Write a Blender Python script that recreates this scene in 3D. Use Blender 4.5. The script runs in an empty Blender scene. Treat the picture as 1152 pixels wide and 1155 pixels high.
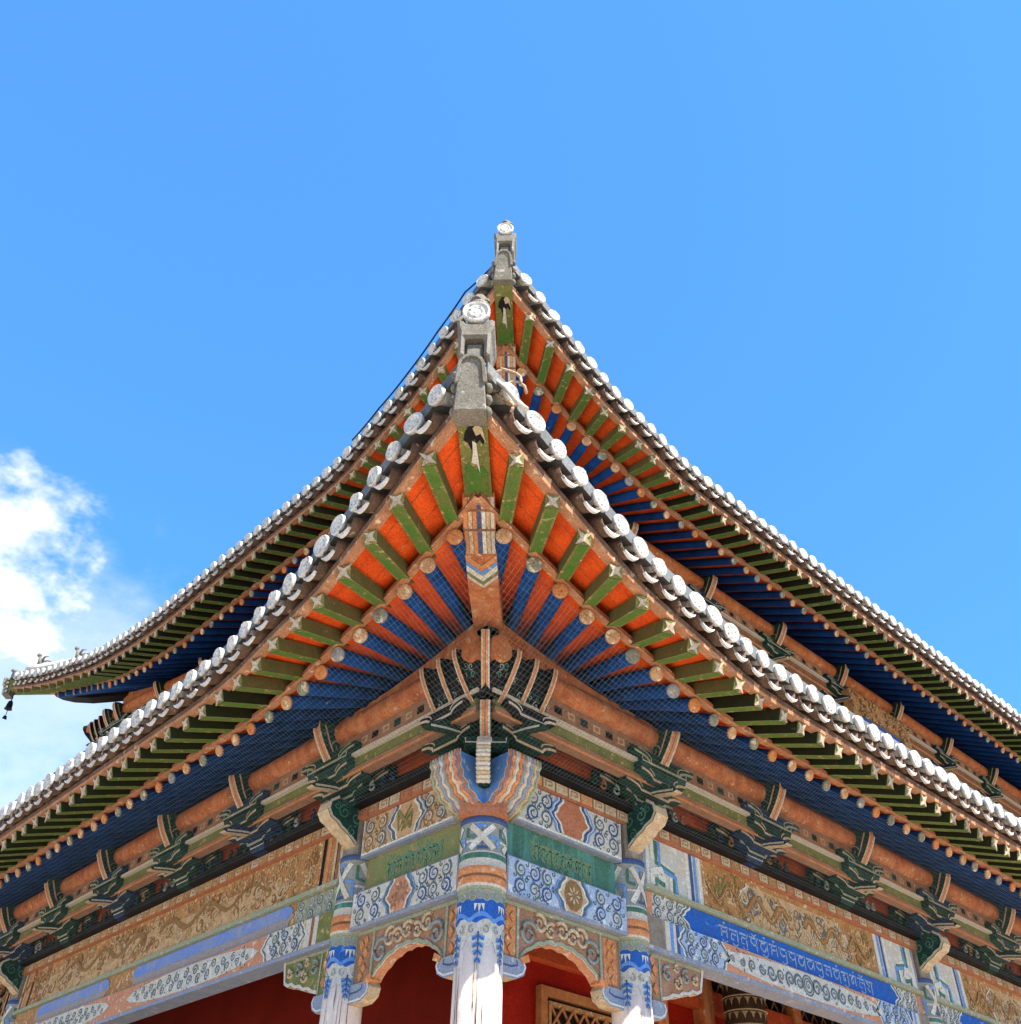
import bpy, bmesh, math, random
from mathutils import Vector, Matrix
random.seed(7)
ZO = 6.8
SC = bpy.context.scene
COL = SC.collection

# ------------------------------------------------------------------ camera
cam_d = bpy.data.cameras.new('camera'); cam = bpy.data.objects.new('camera', cam_d); COL.objects.link(cam)
_R = [[0.7274, -0.6858, 0.024], [-0.4532, -0.4538, 0.7673], [0.5153, 0.569, 0.6409]]
_r, _u, _f = [Vector(v).normalized() for v in _R]
_m = Matrix(((_r.x, _u.x, -_f.x, -5.3940), (_r.y, _u.y, -_f.y, -6.1649), (_r.z, _u.z, -_f.z, -5.1834 + ZO), (0, 0, 0, 1)))
cam.matrix_world = _m
cam_d.sensor_fit = 'HORIZONTAL'; cam_d.sensor_width = 36.0
cam_d.lens = 1103.06 / 1152 * 36.0
cam_d.clip_start = 0.05; cam_d.clip_end = 8000
SC.camera = cam

# ------------------------------------------------------------------ light
SUN_EL = math.radians(50.5); SUN_AZ = math.radians(270)      # azimuth counter-clockwise from +X
SUN_DIR = Vector((math.cos(SUN_EL) * math.cos(SUN_AZ), math.cos(SUN_EL) * math.sin(SUN_AZ), math.sin(SUN_EL)))
sd = bpy.data.lights.new('sun', 'SUN'); so = bpy.data.objects.new('sun', sd); COL.objects.link(so)
sd.energy = 5.0; sd.angle = math.radians(0.5); sd.color = (1.0, 0.955, 0.89)
so.rotation_euler = SUN_DIR.to_track_quat('Z', 'Y').to_euler(); so.location = (0, -20, 40)

world = bpy.data.worlds.new('World'); SC.world = world; world.use_nodes = True
wn = world.node_tree; wn.nodes.clear()
def wnode(t, **k):
    n = wn.nodes.new(t)
    for a, b in k.items(): setattr(n, a, b)
    return n
w_out = wnode('ShaderNodeOutputWorld'); w_bg = wnode('ShaderNodeBackground')
w_sky = wnode('ShaderNodeTexSky', sky_type='NISHITA', sun_disc=False)
w_sky.sun_elevation = SUN_EL; w_sky.sun_rotation = math.radians(90) - SUN_AZ
w_sky.altitude = 2300; w_sky.air_density = 1.0; w_sky.dust_density = 0.6; w_sky.ozone_density = 2.4
w_bg.inputs['Strength'].default_value = 0.117
# a cloud low over the left of the roofs, as a noise-broken bank in the sky
tc = wnode('ShaderNodeTexCoord')
def wmath(op, a, b=None, clamp=False):
    n = wnode('ShaderNodeMath', operation=op); n.use_clamp = clamp
    for i, v in enumerate((a, b)):
        if v is None: continue
        if isinstance(v, (int, float)): n.inputs[i].default_value = v
        else: wn.links.new(v, n.inputs[i])
    return n.outputs[0]
def wramp(v, lo, hi):
    n = wnode('ShaderNodeMapRange', interpolation_type='SMOOTHSTEP'); n.clamp = True
    n.inputs[1].default_value = lo; n.inputs[2].default_value = hi
    wn.links.new(v, n.inputs[0]); return n.outputs[0]
def wdot(vec):
    n = wnode('ShaderNodeVectorMath', operation='DOT_PRODUCT')
    wn.links.new(tc.outputs['Generated'], n.inputs[0]); n.inputs[1].default_value = Vector(vec).normalized()
    return n.outputs['Value']
def wnoise(scale, detail, off=0.0, rough=.6):
    mp = wnode('ShaderNodeMapping'); mp.inputs['Location'].default_value = (off, off * .7, off * 1.3)
    mp.inputs['Scale'].default_value = (1, 1, 1.5)
    wn.links.new(tc.outputs['Generated'], mp.inputs['Vector'])
    n = wnode('ShaderNodeTexNoise'); n.inputs['Scale'].default_value = scale; n.inputs['Detail'].default_value = detail
    n.inputs['Roughness'].default_value = rough
    wn.links.new(mp.outputs[0], n.inputs['Vector']); return n.outputs['Fac']
n_big = wnoise(7, 5, 1.3); n_fine = wnoise(26, 6, 4.1, .65)
nz = wmath('ADD', wmath('MULTIPLY', wmath('SUBTRACT', n_big, .5), .020), wmath('MULTIPLY', wmath('SUBTRACT', n_fine, .5), .006))
bank1 = wramp(wmath('ADD', wdot((.15, .842, .518)), nz), .9946, .9995)
bank2 = wmath('MULTIPLY', wramp(wmath('ADD', wdot((.18, .90, .415)), wmath('MULTIPLY', nz, 2.2)), .977, .9998), .5)
bank3 = wmath('MULTIPLY', wramp(wmath('ADD', wdot((-.12, .90, .36)), wmath('MULTIPLY', nz, 2.5)), .935, .99), .45)
cl = wmath('MAXIMUM', wmath('MAXIMUM', bank1, bank2), bank3)
w_mix = wnode('ShaderNodeMix', data_type='RGBA'); wn.links.new(cl, w_mix.inputs[0])
w_hs = wnode('ShaderNodeHueSaturation'); w_hs.inputs['Saturation'].default_value = 1.0; w_hs.inputs['Value'].default_value = 1.0
w_hs.inputs['Hue'].default_value = .5
wn.links.new(w_sky.outputs[0], w_hs.inputs['Color'])
w_rgb = wnode('ShaderNodeMix', data_type='RGBA', blend_type='MULTIPLY'); w_rgb.inputs[0].default_value = 1.0
wn.links.new(w_hs.outputs[0], w_rgb.inputs[6]); w_rgb.inputs[7].default_value = (0.56, 1.11, 1.42, 1)
w_ev = wnode('ShaderNodeMix', data_type='RGBA'); w_ev.inputs[0].default_value = .5
wn.links.new(w_rgb.outputs[2], w_ev.inputs[6]); w_ev.inputs[7].default_value = (.31, 1.12, 2.75, 1)
wn.links.new(w_ev.outputs[2], w_mix.inputs[6])
w_mix.inputs[7].default_value = (3.3, 3.45, 3.6, 1)
wn.links.new(w_mix.outputs[2], w_bg.inputs['Color']); wn.links.new(w_bg.outputs[0], w_out.inputs['Surface'])

SC.view_settings.view_transform = 'Standard'; SC.view_settings.look = 'None'
SC.view_settings.exposure = 1.70; SC.view_settings.gamma = 1.0
try: SC.view_settings.use_curve_mapping = False
except Exception: pass

# ------------------------------------------------------------------ materials
MATS = {}
def mat(name, c1, c2=None, rough=.75, scale=4.0, wear=None, wth=.60, wscale=14.0, bump=.25, bscale=40.0, streak=None, spec=.10, wsoft=.06, grain=.45):
    """weathered paint / wood / clay: two tones by noise, chips of a third colour, a fine bump; all in world space"""
    if name in MATS: return MATS[name]
    m = bpy.data.materials.new(name); m.use_nodes = True; nt = m.node_tree; nd = nt.nodes; L = nt.links
    bs = nd['Principled BSDF']; geo = nd.new('ShaderNodeNewGeometry')
    def noise(sc, det, stretch=None, off=0.0):
        mp = nd.new('ShaderNodeMapping'); mp.inputs['Location'].default_value = (off, off * .6, off * .3)
        if stretch: mp.inputs['Scale'].default_value = stretch
        L.new(geo.outputs['Position'], mp.inputs['Vector'])
        n = nd.new('ShaderNodeTexNoise'); n.inputs['Scale'].default_value = sc; n.inputs['Detail'].default_value = det
        n.inputs['Roughness'].default_value = .62
        L.new(mp.outputs[0], n.inputs['Vector']); return n.outputs['Fac']
    def ramp(v, lo, hi):
        n = nd.new('ShaderNodeMapRange'); n.clamp = True; n.inputs[1].default_value = lo; n.inputs[2].default_value = hi
        L.new(v, n.inputs[0]); return n.outputs[0]
    def mix(f, a, b):
        n = nd.new('ShaderNodeMix'); n.data_type = 'RGBA'; L.new(f, n.inputs[0])
        for i, v in ((6, a), (7, b)):
            if isinstance(v, tuple): n.inputs[i].default_value = (*v, 1)
            else: L.new(v, n.inputs[i])
        return n.outputs[2]
    c2 = c2 or tuple(x * .6 for x in c1)
    col = mix(ramp(noise(scale, 7), .34, .66), c1, c2)
    g = noise(70, 3, None, 7.7)
    col = mix(ramp(g, .42, .80), col, tuple(x * grain for x in c2))
    if streak:
        col = mix(ramp(noise(9, 5, (1, 1, .12), 5.0), .48, .72), col, streak)
    if wear:
        col = mix(ramp(noise(wscale, 9, None, 3.1), wth, wth + wsoft), col, wear)
    L.new(col, bs.inputs['Base Color'])
    bs.inputs['Roughness'].default_value = rough
    bs.inputs['Specular IOR Level'].default_value = spec
    if bump:
        b = nd.new('ShaderNodeBump'); b.inputs['Strength'].default_value = bump; b.inputs['Distance'].default_value = .012
        L.new(noise(bscale, 6, None, 1.9), b.inputs['Height']); L.new(b.outputs[0], bs.inputs['Normal'])
    MATS[name] = m; return m

mat('orange_board', (.84, .115, .016), (.62, .065, .010), scale=5, wear=(.42, .2, .1), wth=.66)
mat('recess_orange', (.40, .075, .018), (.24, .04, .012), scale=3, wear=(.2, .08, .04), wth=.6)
mat('orange_wood', (.52, .17, .055), (.30, .085, .03), scale=7, wear=(.5, .3, .17), wth=.60, streak=(.42, .2, .09))
mat('tan_wood', (.42, .215, .115), (.29, .13, .065), scale=8, wear=(.5, .38, .26), wth=.6)
mat('brown_wood', (.28, .13, .06), (.17, .075, .035), scale=8, wear=(.38, .25, .15), wth=.62)
mat('green_paint', (.04, .15, .02), (.12, .14, .035), scale=7, wear=(.32, .22, .11), wth=.60)
mat('green_shaded', (.012, .02, .008), (.02, .024, .010), scale=7, wear=(.06, .06, .03), wth=.66)  # fly rafter sides of the straight run, deep eave shade painted into the green
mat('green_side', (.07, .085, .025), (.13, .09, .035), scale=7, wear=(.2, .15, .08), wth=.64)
mat('olive_paint', (.19, .18, .06), (.11, .13, .035), scale=6, wear=(.36, .25, .12), wth=.58)
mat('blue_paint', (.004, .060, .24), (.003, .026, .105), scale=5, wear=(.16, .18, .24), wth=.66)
mat('blue_shaded', (.002, .032, .13), (.001, .014, .060), scale=5, wear=(.05, .07, .11), wth=.68)  # darkened copy of the rafter blue, shade under the eave put into the colour
mat('end_tan', (.55, .37, .22), (.4, .22, .11), scale=9, wear=(.6, .5, .38), wth=.55)
mat('end_orange', (.56, .25, .09), (.42, .16, .06), scale=9, wear=(.6, .42, .26), wth=.6)
mat('end_gray', (.27, .3, .36), (.2, .2, .2), scale=14, wear=(.45, .38, .28), wth=.56)
mat('end_green', (.26, .26, .2), (.15, .18, .16), scale=12, wear=(.5, .45, .33), wth=.55)
mat('star_cream', (.47, .39, .29), (.34, .25, .17), scale=20, rough=.8, wear=(.24, .15, .08), wth=.57, wscale=40)
mat('tile_white', (.62, .60, .55), (.42, .40, .365), scale=9, wear=(.13, .13, .12), wth=.60, wscale=26, bump=.35, bscale=60, rough=.9, spec=.1)
mat('tile_dark', (.2, .2, .195), (.1, .1, .095), scale=9, bump=.5)
mat('clay_brown', (.17, .10, .065), (.09, .052, .034), scale=7, wear=(.3, .22, .17), wth=.6, bump=.5)
mat('ridge_gray', (.19, .17, .135), (.12, .105, .08), scale=6, wear=(.33, .31, .27), wth=.62, wscale=10, bump=.6, bscale=30)
mat('teal_dark', (.022, .07, .052), (.012, .035, .03), scale=10, wear=(.10, .17, .14), wth=.62)
mat('green_dark', (.016, .05, .03), (.010, .026, .02), scale=10, wear=(.06, .12, .09), wth=.63)
mat('navy_dark', (.02, .045, .10), (.012, .02, .045), scale=10, wear=(.1, .14, .2), wth=.62)
mat('near_black', (.018, .015, .014), (.009, .008, .008), scale=8)  # even near-black for bracket boards and plates, frieze squares and the bell
mat('edge_cream', (.52, .42, .28), (.38, .26, .15), scale=16, wear=(.2, .12, .07), wth=.62, wscale=30)
mat('edge_white', (.52, .47, .38), (.45, .4, .32), scale=18, wear=(.22, .15, .1), wth=.63, wscale=30)
mat('cream', (.46, .38, .25), (.40, .31, .18), scale=8, wear=(.30, .17, .08), wth=.62)
mat('gold_board', (.40, .205, .075), (.28, .13, .045), scale=6, wear=(.5, .4, .25), wth=.57, wscale=24)
mat('gold_pale', (.50, .34, .18), (.40, .24, .11), scale=10, wear=(.30, .2, .1), wth=.56, wscale=26)
mat('bronze', (.27, .155, .06), (.19, .1, .035), scale=14)
mat('cinnabar', (.40, .16, .085), (.32, .115, .055), scale=7, wear=(.28, .17, .11), wth=.62)
mat('salmon', (.5, .23, .13), (.4, .18, .10), scale=5, wear=(.5, .4, .3), wth=.58)
mat('scroll_ground', (.42, .44, .42), (.46, .41, .31), scale=5, wear=(.5, .47, .4), wth=.55)
mat('scroll_blue', (.22, .32, .48), (.36, .41, .46), scale=5, wear=(.5, .52, .52), wth=.56)
mat('scroll_line', (.075, .11, .13), (.11, .13, .12), scale=16, wear=(.3, .3, .27), wth=.66, wscale=40)
mat('scroll_navy', (.03, .07, .2), (.06, .09, .17), scale=12)
mat('white_line', (.6, .6, .54), (.5, .47, .38), scale=20, wear=(.35, .3, .22), wth=.62, wscale=34)
mat('ultramarine', (.010, .105, .42), (.03, .085, .27), scale=5, wear=(.08, .20, .50), wth=.62, wscale=9, bump=.15)
mat('sky_blue_paint', (.08, .21, .52), (.14, .26, .46), scale=6, wear=(.3, .38, .5), wth=.6)
mat('faded_blue', (.10, .2, .5), (.2, .24, .36), scale=3, wear=(.27, .25, .24), wth=.54, wscale=5, wsoft=.16)
mat('faded_gray', (.25, .235, .23), (.29, .23, .18), scale=4, wear=(.18, .25, .44), wth=.58, wscale=8, wsoft=.12)
mat('gray_blue', (.17, .22, .31), (.26, .27, .29), scale=4, wear=(.36, .34, .32), wth=.6)
mat('teal_board', (.065, .17, .115), (.05, .12, .085), scale=5, streak=(.09, .24, .19), wear=(.14, .22, .13), wth=.66)
mat('worn_green', (.14, .19, .065), (.24, .2, .085), scale=4, wear=(.34, .24, .13), wth=.58, wscale=7, wsoft=.14)
mat('gold_script', (.17, .22, .10), (.12, .2, .11), scale=12, wear=(.07, .17, .11), wth=.52, wscale=24)
mat('silver_script', (.33, .36, .40), (.16, .26, .44), scale=12, wear=(.05, .13, .42), wth=.55, wscale=30)
mat('mould_green', (.22, .27, .18), (.30, .28, .17), scale=5, wear=(.4, .36, .26), wth=.58)
mat('mould_gray', (.25, .29, .29), (.2, .2, .17), scale=5)
mat('gray_wood', (.24, .21, .16), (.16, .13, .10), scale=8, streak=(.3, .27, .21))
mat('post_white', (.74, .60, .49), (.62, .49, .40), scale=4, streak=(.42, .36, .32), bump=.3, bscale=26, grain=.85)
mat('ring_orange', (.56, .24, .10), (.46, .165, .06), scale=8, wear=(.5, .36, .22), wth=.6)
mat('carved_brown', (.34, .19, .115), (.26, .13, .07), scale=8, wear=(.2, .10, .06), wth=.62, bump=.5)
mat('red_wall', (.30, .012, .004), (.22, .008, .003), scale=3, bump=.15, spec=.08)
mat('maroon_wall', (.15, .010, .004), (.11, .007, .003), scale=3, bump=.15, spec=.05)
mat('red_orange', (.42, .07, .02), (.32, .045, .014), scale=5, wear=(.3, .12, .05), wth=.6)
mat('lattice_wood', (.42, .17, .06), (.3, .11, .04), scale=9)
mat('dark_inside', (.02, .012, .010), (.012, .008, .007), scale=5)
mat('carpet_dark', (.12, .075, .045), (.08, .045, .028), scale=12)
mat('carpet_light', (.36, .28, .17), (.26, .18, .10), scale=14)
mat('net_thread', (.12, .165, .17), (.07, .10, .11), scale=6, bump=0)
mat('cable_black', (.012, .03, .07), (.01, .018, .035), scale=5, bump=0)
mat('rope_beige', (.42, .29, .2), (.3, .2, .13), scale=12)
mat('stucco_black', (.02, .017, .015), (.01, .01, .01), scale=10)
mat('paving', (.56, .475, .375), (.48, .405, .32), scale=.6, wear=(.40, .37, .33), wth=.6, wscale=2, wsoft=.2)
mat('slate', (.16, .16, .155), (.1, .1, .095), scale=3, bump=.6)

# ------------------------------------------------------------------ mesh builder
class MB:
    def __init__(s): s.v = []; s.f = []; s.m = []; s.s = []
    def add(s, vs, fs, m, smooth=False):
        n = len(s.v); s.v += [tuple(v) for v in vs]
        for f in fs: s.f.append([i + n for i in f]); s.m.append(m); s.s.append(smooth)
    def hexa(s, p, m):                       # p: 4 bottom corners in order, then the 4 above them
        s.add(p, [(0, 3, 2, 1), (4, 5, 6, 7), (0, 1, 5, 4), (1, 2, 6, 5), (2, 3, 7, 6), (3, 0, 4, 7)], m)
    def box(s, w, a0, a1, o0, o1, z0, z1, m):
        s.hexa([w(a0, o0, z0), w(a1, o0, z0), w(a1, o1, z0), w(a0, o1, z0), w(a0, o0, z1), w(a1, o0, z1), w(a1, o1, z1), w(a0, o1, z1)], m)
    def prism(s, pts, F, h0, h1, m, mside=None, smooth=False):      # polygon pts (u,v) extruded along h through F(u,v,h)
        n = len(pts)
        A = [F(u, v, h0) for u, v in pts]; B = [F(u, v, h1) for u, v in pts]
        s.add(A + B, [tuple(range(n))[::-1], tuple(range(n, 2 * n))], m)
        s.add(A + B, [(i, (i + 1) % n, n + (i + 1) % n, n + i) for i in range(n)], mside or m, smooth)
    def poly(s, pts, F, h, m): s.add([F(u, v, h) for u, v in pts], [tuple(range(len(pts)))], m)
    def rect(s, u0, u1, v0, v1, F, h, m): s.poly([(u0, v0), (u1, v0), (u1, v1), (u0, v1)], F, h, m)
    def ribbon(s, pts, wd, F, h, m, closed=False):
        n = len(pts); vs = []
        for i, (u, v) in enumerate(pts):
            if closed: p, q = pts[i - 1], pts[(i + 1) % n]
            else: p, q = pts[max(i - 1, 0)], pts[min(i + 1, n - 1)]
            dx, dy = q[0] - p[0], q[1] - p[1]; l = math.hypot(dx, dy) or 1
            w = (wd(i / max(n - 1, 1)) if callable(wd) else wd) / 2
            vs += [F(u - dy / l * w, v + dx / l * w, h), F(u + dy / l * w, v - dx / l * w, h)]
        k = n if closed else n - 1
        s.add(vs, [(2 * i, 2 * i + 1, (2 * i + 3) % (2 * n), (2 * i + 2) % (2 * n)) for i in range(k)], m)
    def tube(s, pts, r, m, seg=10, cap=True, mcap=None):
        pts = [Vector(p) for p in pts]; n = len(pts); vs = []
        up = Vector((0, 0, 1))
        for i, p in enumerate(pts):
            d = (pts[min(i + 1, n - 1)] - pts[max(i - 1, 0)]).normalized()
            x = d.cross(up)
            if x.length < 1e-3: x = d.cross(Vector((1, 0, 0)))
            x.normalize(); y = x.cross(d)
            rr = r[i] if isinstance(r, (list, tuple)) else r
            for k in range(seg):
                t = 2 * math.pi * k / seg; vs.append(p + (x * math.cos(t) + y * math.sin(t)) * rr)
        s.add(vs, [(i * seg + k, i * seg + (k + 1) % seg, (i + 1) * seg + (k + 1) % seg, (i + 1) * seg + k) for i in range(n - 1) for k in range(seg)], m, True)
        if cap:
            s.add(vs[:seg], [tuple(range(seg))[::-1]], mcap or m); s.add(vs[-seg:], [tuple(range(seg))], mcap or m)
    def lathe(s, prof, c, m, seg=28, axis=(0, 0, 1), mats=None, smooth=True):
        ax = Vector(axis).normalized(); x = ax.cross(Vector((0, 0, 1)))
        if x.length < 1e-3: x = Vector((1, 0, 0))
        x.normalize(); y = ax.cross(x); c = Vector(c)
        rings = [[c + ax * h + (x * math.cos(2 * math.pi * k / seg) + y * math.sin(2 * math.pi * k / seg)) * r for k in range(seg)] for r, h in prof]
        for i in range(len(prof) - 1):
            s.add(rings[i] + rings[i + 1], [(k, (k + 1) % seg, seg + (k + 1) % seg, seg + k) for k in range(seg)], mats[i] if mats else m, smooth)
        for e, ring in ((0, rings[0]), (-1, rings[-1])):
            if prof[e][0] > 1e-4: s.add(ring, [tuple(range(seg))], (mats[e] if mats else m))
    def grid(s, P, m, th=None, smooth=True):            # P[i][j] points; th = thickness downwards
        a, b = len(P), len(P[0])
        vs = [p for r in P for p in r]; fs = [(i * b + j, i * b + j + 1, (i + 1) * b + j + 1, (i + 1) * b + j) for i in range(a - 1) for j in range(b - 1)]
        s.add(vs, fs, m, smooth)
        if th:
            vs2 = [(p[0], p[1], p[2] - th) for p in vs]; s.add(vs2, [f[::-1] for f in fs], m, smooth)
            rim = [i for i in range(b)] + [i * b + b - 1 for i in range(1, a)] + [(a - 1) * b + j for j in range(b - 2, -1, -1)] + [i * b for i in range(a - 2, 0, -1)]
            k = len(rim); s.add([vs[i] for i in rim] + [vs2[i] for i in rim], [(i, (i + 1) % k, k + (i + 1) % k, k + i) for i in range(k)], m)
    def build(s, name, parent=None, bevel=0.0):
        c = Vector((0, 0, 0))
        if s.v:
            lo = [min(p[i] for p in s.v) for i in range(3)]; hi = [max(p[i] for p in s.v) for i in range(3)]
            c = Vector(((lo[0] + hi[0]) / 2, (lo[1] + hi[1]) / 2, (lo[2] + hi[2]) / 2))
        me = bpy.data.meshes.new(name)
        me.from_pydata([(p[0] - c.x, p[1] - c.y, p[2] - c.z) for p in s.v], [], s.f)
        names = []
        for m in s.m:
            if m not in names: names.append(m)
        for nme in names: me.materials.append(MATS[nme])
        idx = {nme: i for i, nme in enumerate(names)}
        for p, m, sm in zip(me.polygons, s.m, s.s): p.material_index = idx[m]; p.use_smooth = sm
        bm = bmesh.new(); bm.from_mesh(me)
        bmesh.ops.remove_doubles(bm, verts=bm.verts, dist=1e-5)
        bmesh.ops.recalc_face_normals(bm, faces=bm.faces)
        bm.to_mesh(me); bm.free()
        o = bpy.data.objects.new(name, me); COL.objects.link(o)
        if parent is not None:
            o.parent = parent
            pl = Vector((0, 0, 0)); q = parent
            while q is not None: pl += q.location; q = q.parent
            o.location = c - pl
        else: o.location = c
        if bevel:
            b = o.modifiers.new('soft_edges', 'BEVEL'); b.width = bevel; b.segments = 1; b.limit_method = 'ANGLE'
        return o

def tag(o, label, cat, group=None):
    o['label'] = label; o['category'] = cat
    if group: o['group'] = group
def dup(src, parent, off):
    """copy of a part with its sub-parts, shifted by off"""
    c = src.copy(); COL.objects.link(c); c.parent = parent; c.location = src.location + Vector(off)
    for ch in src.children:
        d = ch.copy(); COL.objects.link(d); d.parent = c
    return c

def spiral(cx, cy, r, turns=1.6, d=1, t0=0.0, n=22):
    out = []
    for i in range(n + 1):
        t = i / n; rr = r * (1 - .86 * t); an = t0 + d * turns * 2 * math.pi * t
        out.append((cx + rr * math.cos(an), cy + rr * math.sin(an)))
    return out
# ------------------------------------------------------------------ frames: a along a facade, o outwards from its column line, z up
def wR(a, o, z): return (a, -o, z + ZO)
def ss(x): x = min(max(x, 0), 1); return x * x * (3 - 2 * x)
RISE = .66
def wL(a, o, z): return (-o, a, z + ZO + RISE * ss((a - 8.3) / 6.0) * ss((z - 1.5) / 1.5))     # the upper eave climbs towards its far end
LR, LL = 25.7, 14.95
SIDES = {'R': (wR, LR), 'L': (wL, LL)}
def wD(q, s, z):                      # outward diagonal at the near corner; s to the viewer's right
    k = s / math.sqrt(2); return (-q + k, -q - k, z + ZO)
def wF(q, s, z):                      # outward diagonal at the far end of the left facade
    k = s / math.sqrt(2); return (-q + k, LL + q + k, z + ZO + RISE)

temple = bpy.data.objects.new('temple', None); COL.objects.link(temple)
tag(temple, 'painted wooden temple hall with two tiers of upturned tiled eaves and a white corner column', 'temple')

# ------------------------------------------------------------------ eave curves (lower eave; the upper one is the same, set back and raised)
FT = [(-2.30, 2.33, -.15), (-1.85, 2.31, -.32), (-1.45, 2.27, -.45), (-1.06, 2.22, -.55), (-.66, 2.17, -.64), (-.28, 2.12, -.71), (.08, 2.09, -.75),
      (.44, 2.06, -.78), (.80, 2.02, -.80), (1.15, 1.98, -.82), (1.49, 1.96, -.84), (1.82, 1.955, -.85), (2.14, 1.95, -.855)]
RT = [(-1.72, 1.64, -.24), (-1.32, 1.61, -.33), (-.96, 1.58, -.41), (-.61, 1.54, -.48), (-.27, 1.51, -.55), (.05, 1.50, -.60), (.35, 1.49, -.66),
      (.64, 1.48, -.71), (.93, 1.46, -.76), (1.21, 1.45, -.79), (1.51, 1.43, -.82), (1.82, 1.42, -.83), (2.14, 1.42, -.83)]
STEP = .313
def interp(T, a):
    if a >= T[-1][0]: return T[-1][1], T[-1][2]
    if a <= T[0][0]: a = T[0][0]
    for (a0, o0, z0), (a1, o1, z1) in zip(T, T[1:]):
        if a <= a1:
            t = (a - a0) / (a1 - a0); return o0 + (o1 - o0) * t, z0 + (z1 - z0) * t
LOW = dict(da=0.0, do=0.0, dz=0.0); UPP = dict(da=1.82, do=-1.82, dz=4.81)
def ecurve(T, a, lv, L):
    c = min(a - lv['da'], L - lv['da'] - a)
    o, z = interp(T, c); return o + lv['do'], z + lv['dz']
def rafter_list(lv, L):
    """(fly end, round end, tail) in facade coordinates for each rafter pair"""
    out = []
    n = 11
    def fan(i):
        F, Rr = FT[i + 1], RT[i + 1]
        if i >= n: return F, Rr, (F[0], .15, 0)
        k = (Rr[1] - .15) / max(F[1] - Rr[1], .05)
        return F, Rr, (Rr[0] + (Rr[0] - F[0]) * k, .15, 0)
    half = []
    for i in range(n + 1): half.append(fan(i))
    a_end = L - 2 * lv['da']; k = int((a_end - 2 * 2.14) / STEP); st = (a_end - 2 * 2.14) / k
    mid = []
    for j in range(1, k):
        a = 2.14 + st * j; mid.append(((a, 1.95, -.855), (a, 1.42, -.83), (a, .15, 0)))
    far = [tuple((a_end - p[0], p[1], p[2]) for p in h) for h in half][::-1]
    for F, Rr, T in half + mid + far:
        lift = Rr[2] + .83
        tz = -.39 + (.5 - .15) * .478 + lift * .55
        out.append(((F[0] + lv['da'], F[1] + lv['do'], F[2] + lv['dz']), (Rr[0] + lv['da'], Rr[1] + lv['do'], Rr[2] + lv['dz']), (T[0] + lv['da'], T[1] + lv['do'], tz + lv['dz'])))
    return out

CAMP = Vector((-5.394, -6.165, -5.183 + ZO))
def in_view(p, mg=.06):
    d = Vector(p) - CAMP; z = d.dot(_f)
    if z <= 0: return False
    k = 1103.06 / 576
    return abs(d.dot(_r) / z * k) < 1 + mg and abs(d.dot(_u) / z * k) < 1 + mg
def split_near(items, n=100):
    """items: (key point, payload); the n nearest in view are built one by one, the rest of those worth building as one"""
    vis = sorted([it for it in items if in_view(it[0])], key=lambda it: (Vector(it[0]) - CAMP).length)
    near = vis[:n]; ids = set(id(x) for x in near)
    return near, [it for it in items if id(it) not in ids]

# ------------------------------------------------------------------ rafters
def frame_along(p, q):
    d = (Vector(q) - Vector(p)).normalized(); x = d.cross(Vector((0, 0, 1))).normalized(); y = x.cross(d); return d, x, y
def fly_rafter(mb, w, F, Rr, i=0, n=99):
    side = 'green_side' if min(i, n - 1 - i) < 9 else 'green_shaded'  # straight run takes the sides with painted-in shade
    jj = lambda q: random.uniform(-q, q)
    e = Vector(w(F[0] + jj(.010), F[1] + jj(.012), F[2] + jj(.007))); b = Vector(w(Rr[0] + jj(.008), Rr[1], Rr[2] + .155 + jj(.005)))
    d, x, y = frame_along(b, e); b2 = b - d * .06
    hw, hh = .056, .056
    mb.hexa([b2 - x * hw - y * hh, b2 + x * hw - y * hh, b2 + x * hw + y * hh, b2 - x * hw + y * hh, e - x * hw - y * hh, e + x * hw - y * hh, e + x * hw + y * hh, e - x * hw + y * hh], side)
    mb.add([b2 - x * (hw - .002) - y * (hh + .0015), b2 + x * (hw - .002) - y * (hh + .0015), e + x * (hw - .002) - y * (hh + .0015), e - x * (hw - .002) - y * (hh + .0015)], [(0, 1, 2, 3)], 'green_paint')
    # painted rim lines along the lower edges
    t = .009
    for sx in (-1, 1):
        c0 = b2 + x * sx * (hw - t) - y * (hh + .0025); c1 = e + x * sx * (hw - t) - y * (hh + .0025)
        mb.add([c0 - x * t, c0 + x * t, c1 + x * t, c1 - x * t], [(0, 1, 2, 3)], 'olive_paint')
    return d, x, y, e
def fly_star(mb, d, x, y, e, big=1.0):
    # pale painted end with a four-pointed star nailed over it
    h = .054
    c = e + d * .006
    mb.hexa([e - x * h - y * h, e + x * h - y * h, e + x * h + y * h, e - x * h + y * h, c - x * h - y * h, c + x * h - y * h, c + x * h + y * h, c - x * h + y * h], 'olive_paint')
    pts = []; rot = random.uniform(-.14, .14)
    for k in range(8):
        r = .080 * big * random.uniform(.78, 1.12) if k % 2 == 0 else .024 * random.uniform(.8, 1.4)
        t = math.pi / 4 * k + math.pi / 4 + rot; pts.append(c + x * math.cos(t) * r + y * math.sin(t) * r)
    n = len(pts); top = [p + d * .012 for p in pts]
    mb.add(pts + top, [tuple(range(n))[::-1], tuple(range(n, 2 * n))] + [(i, (i + 1) % n, n + (i + 1) % n, n + i) for i in range(n)], 'star_cream')
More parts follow.
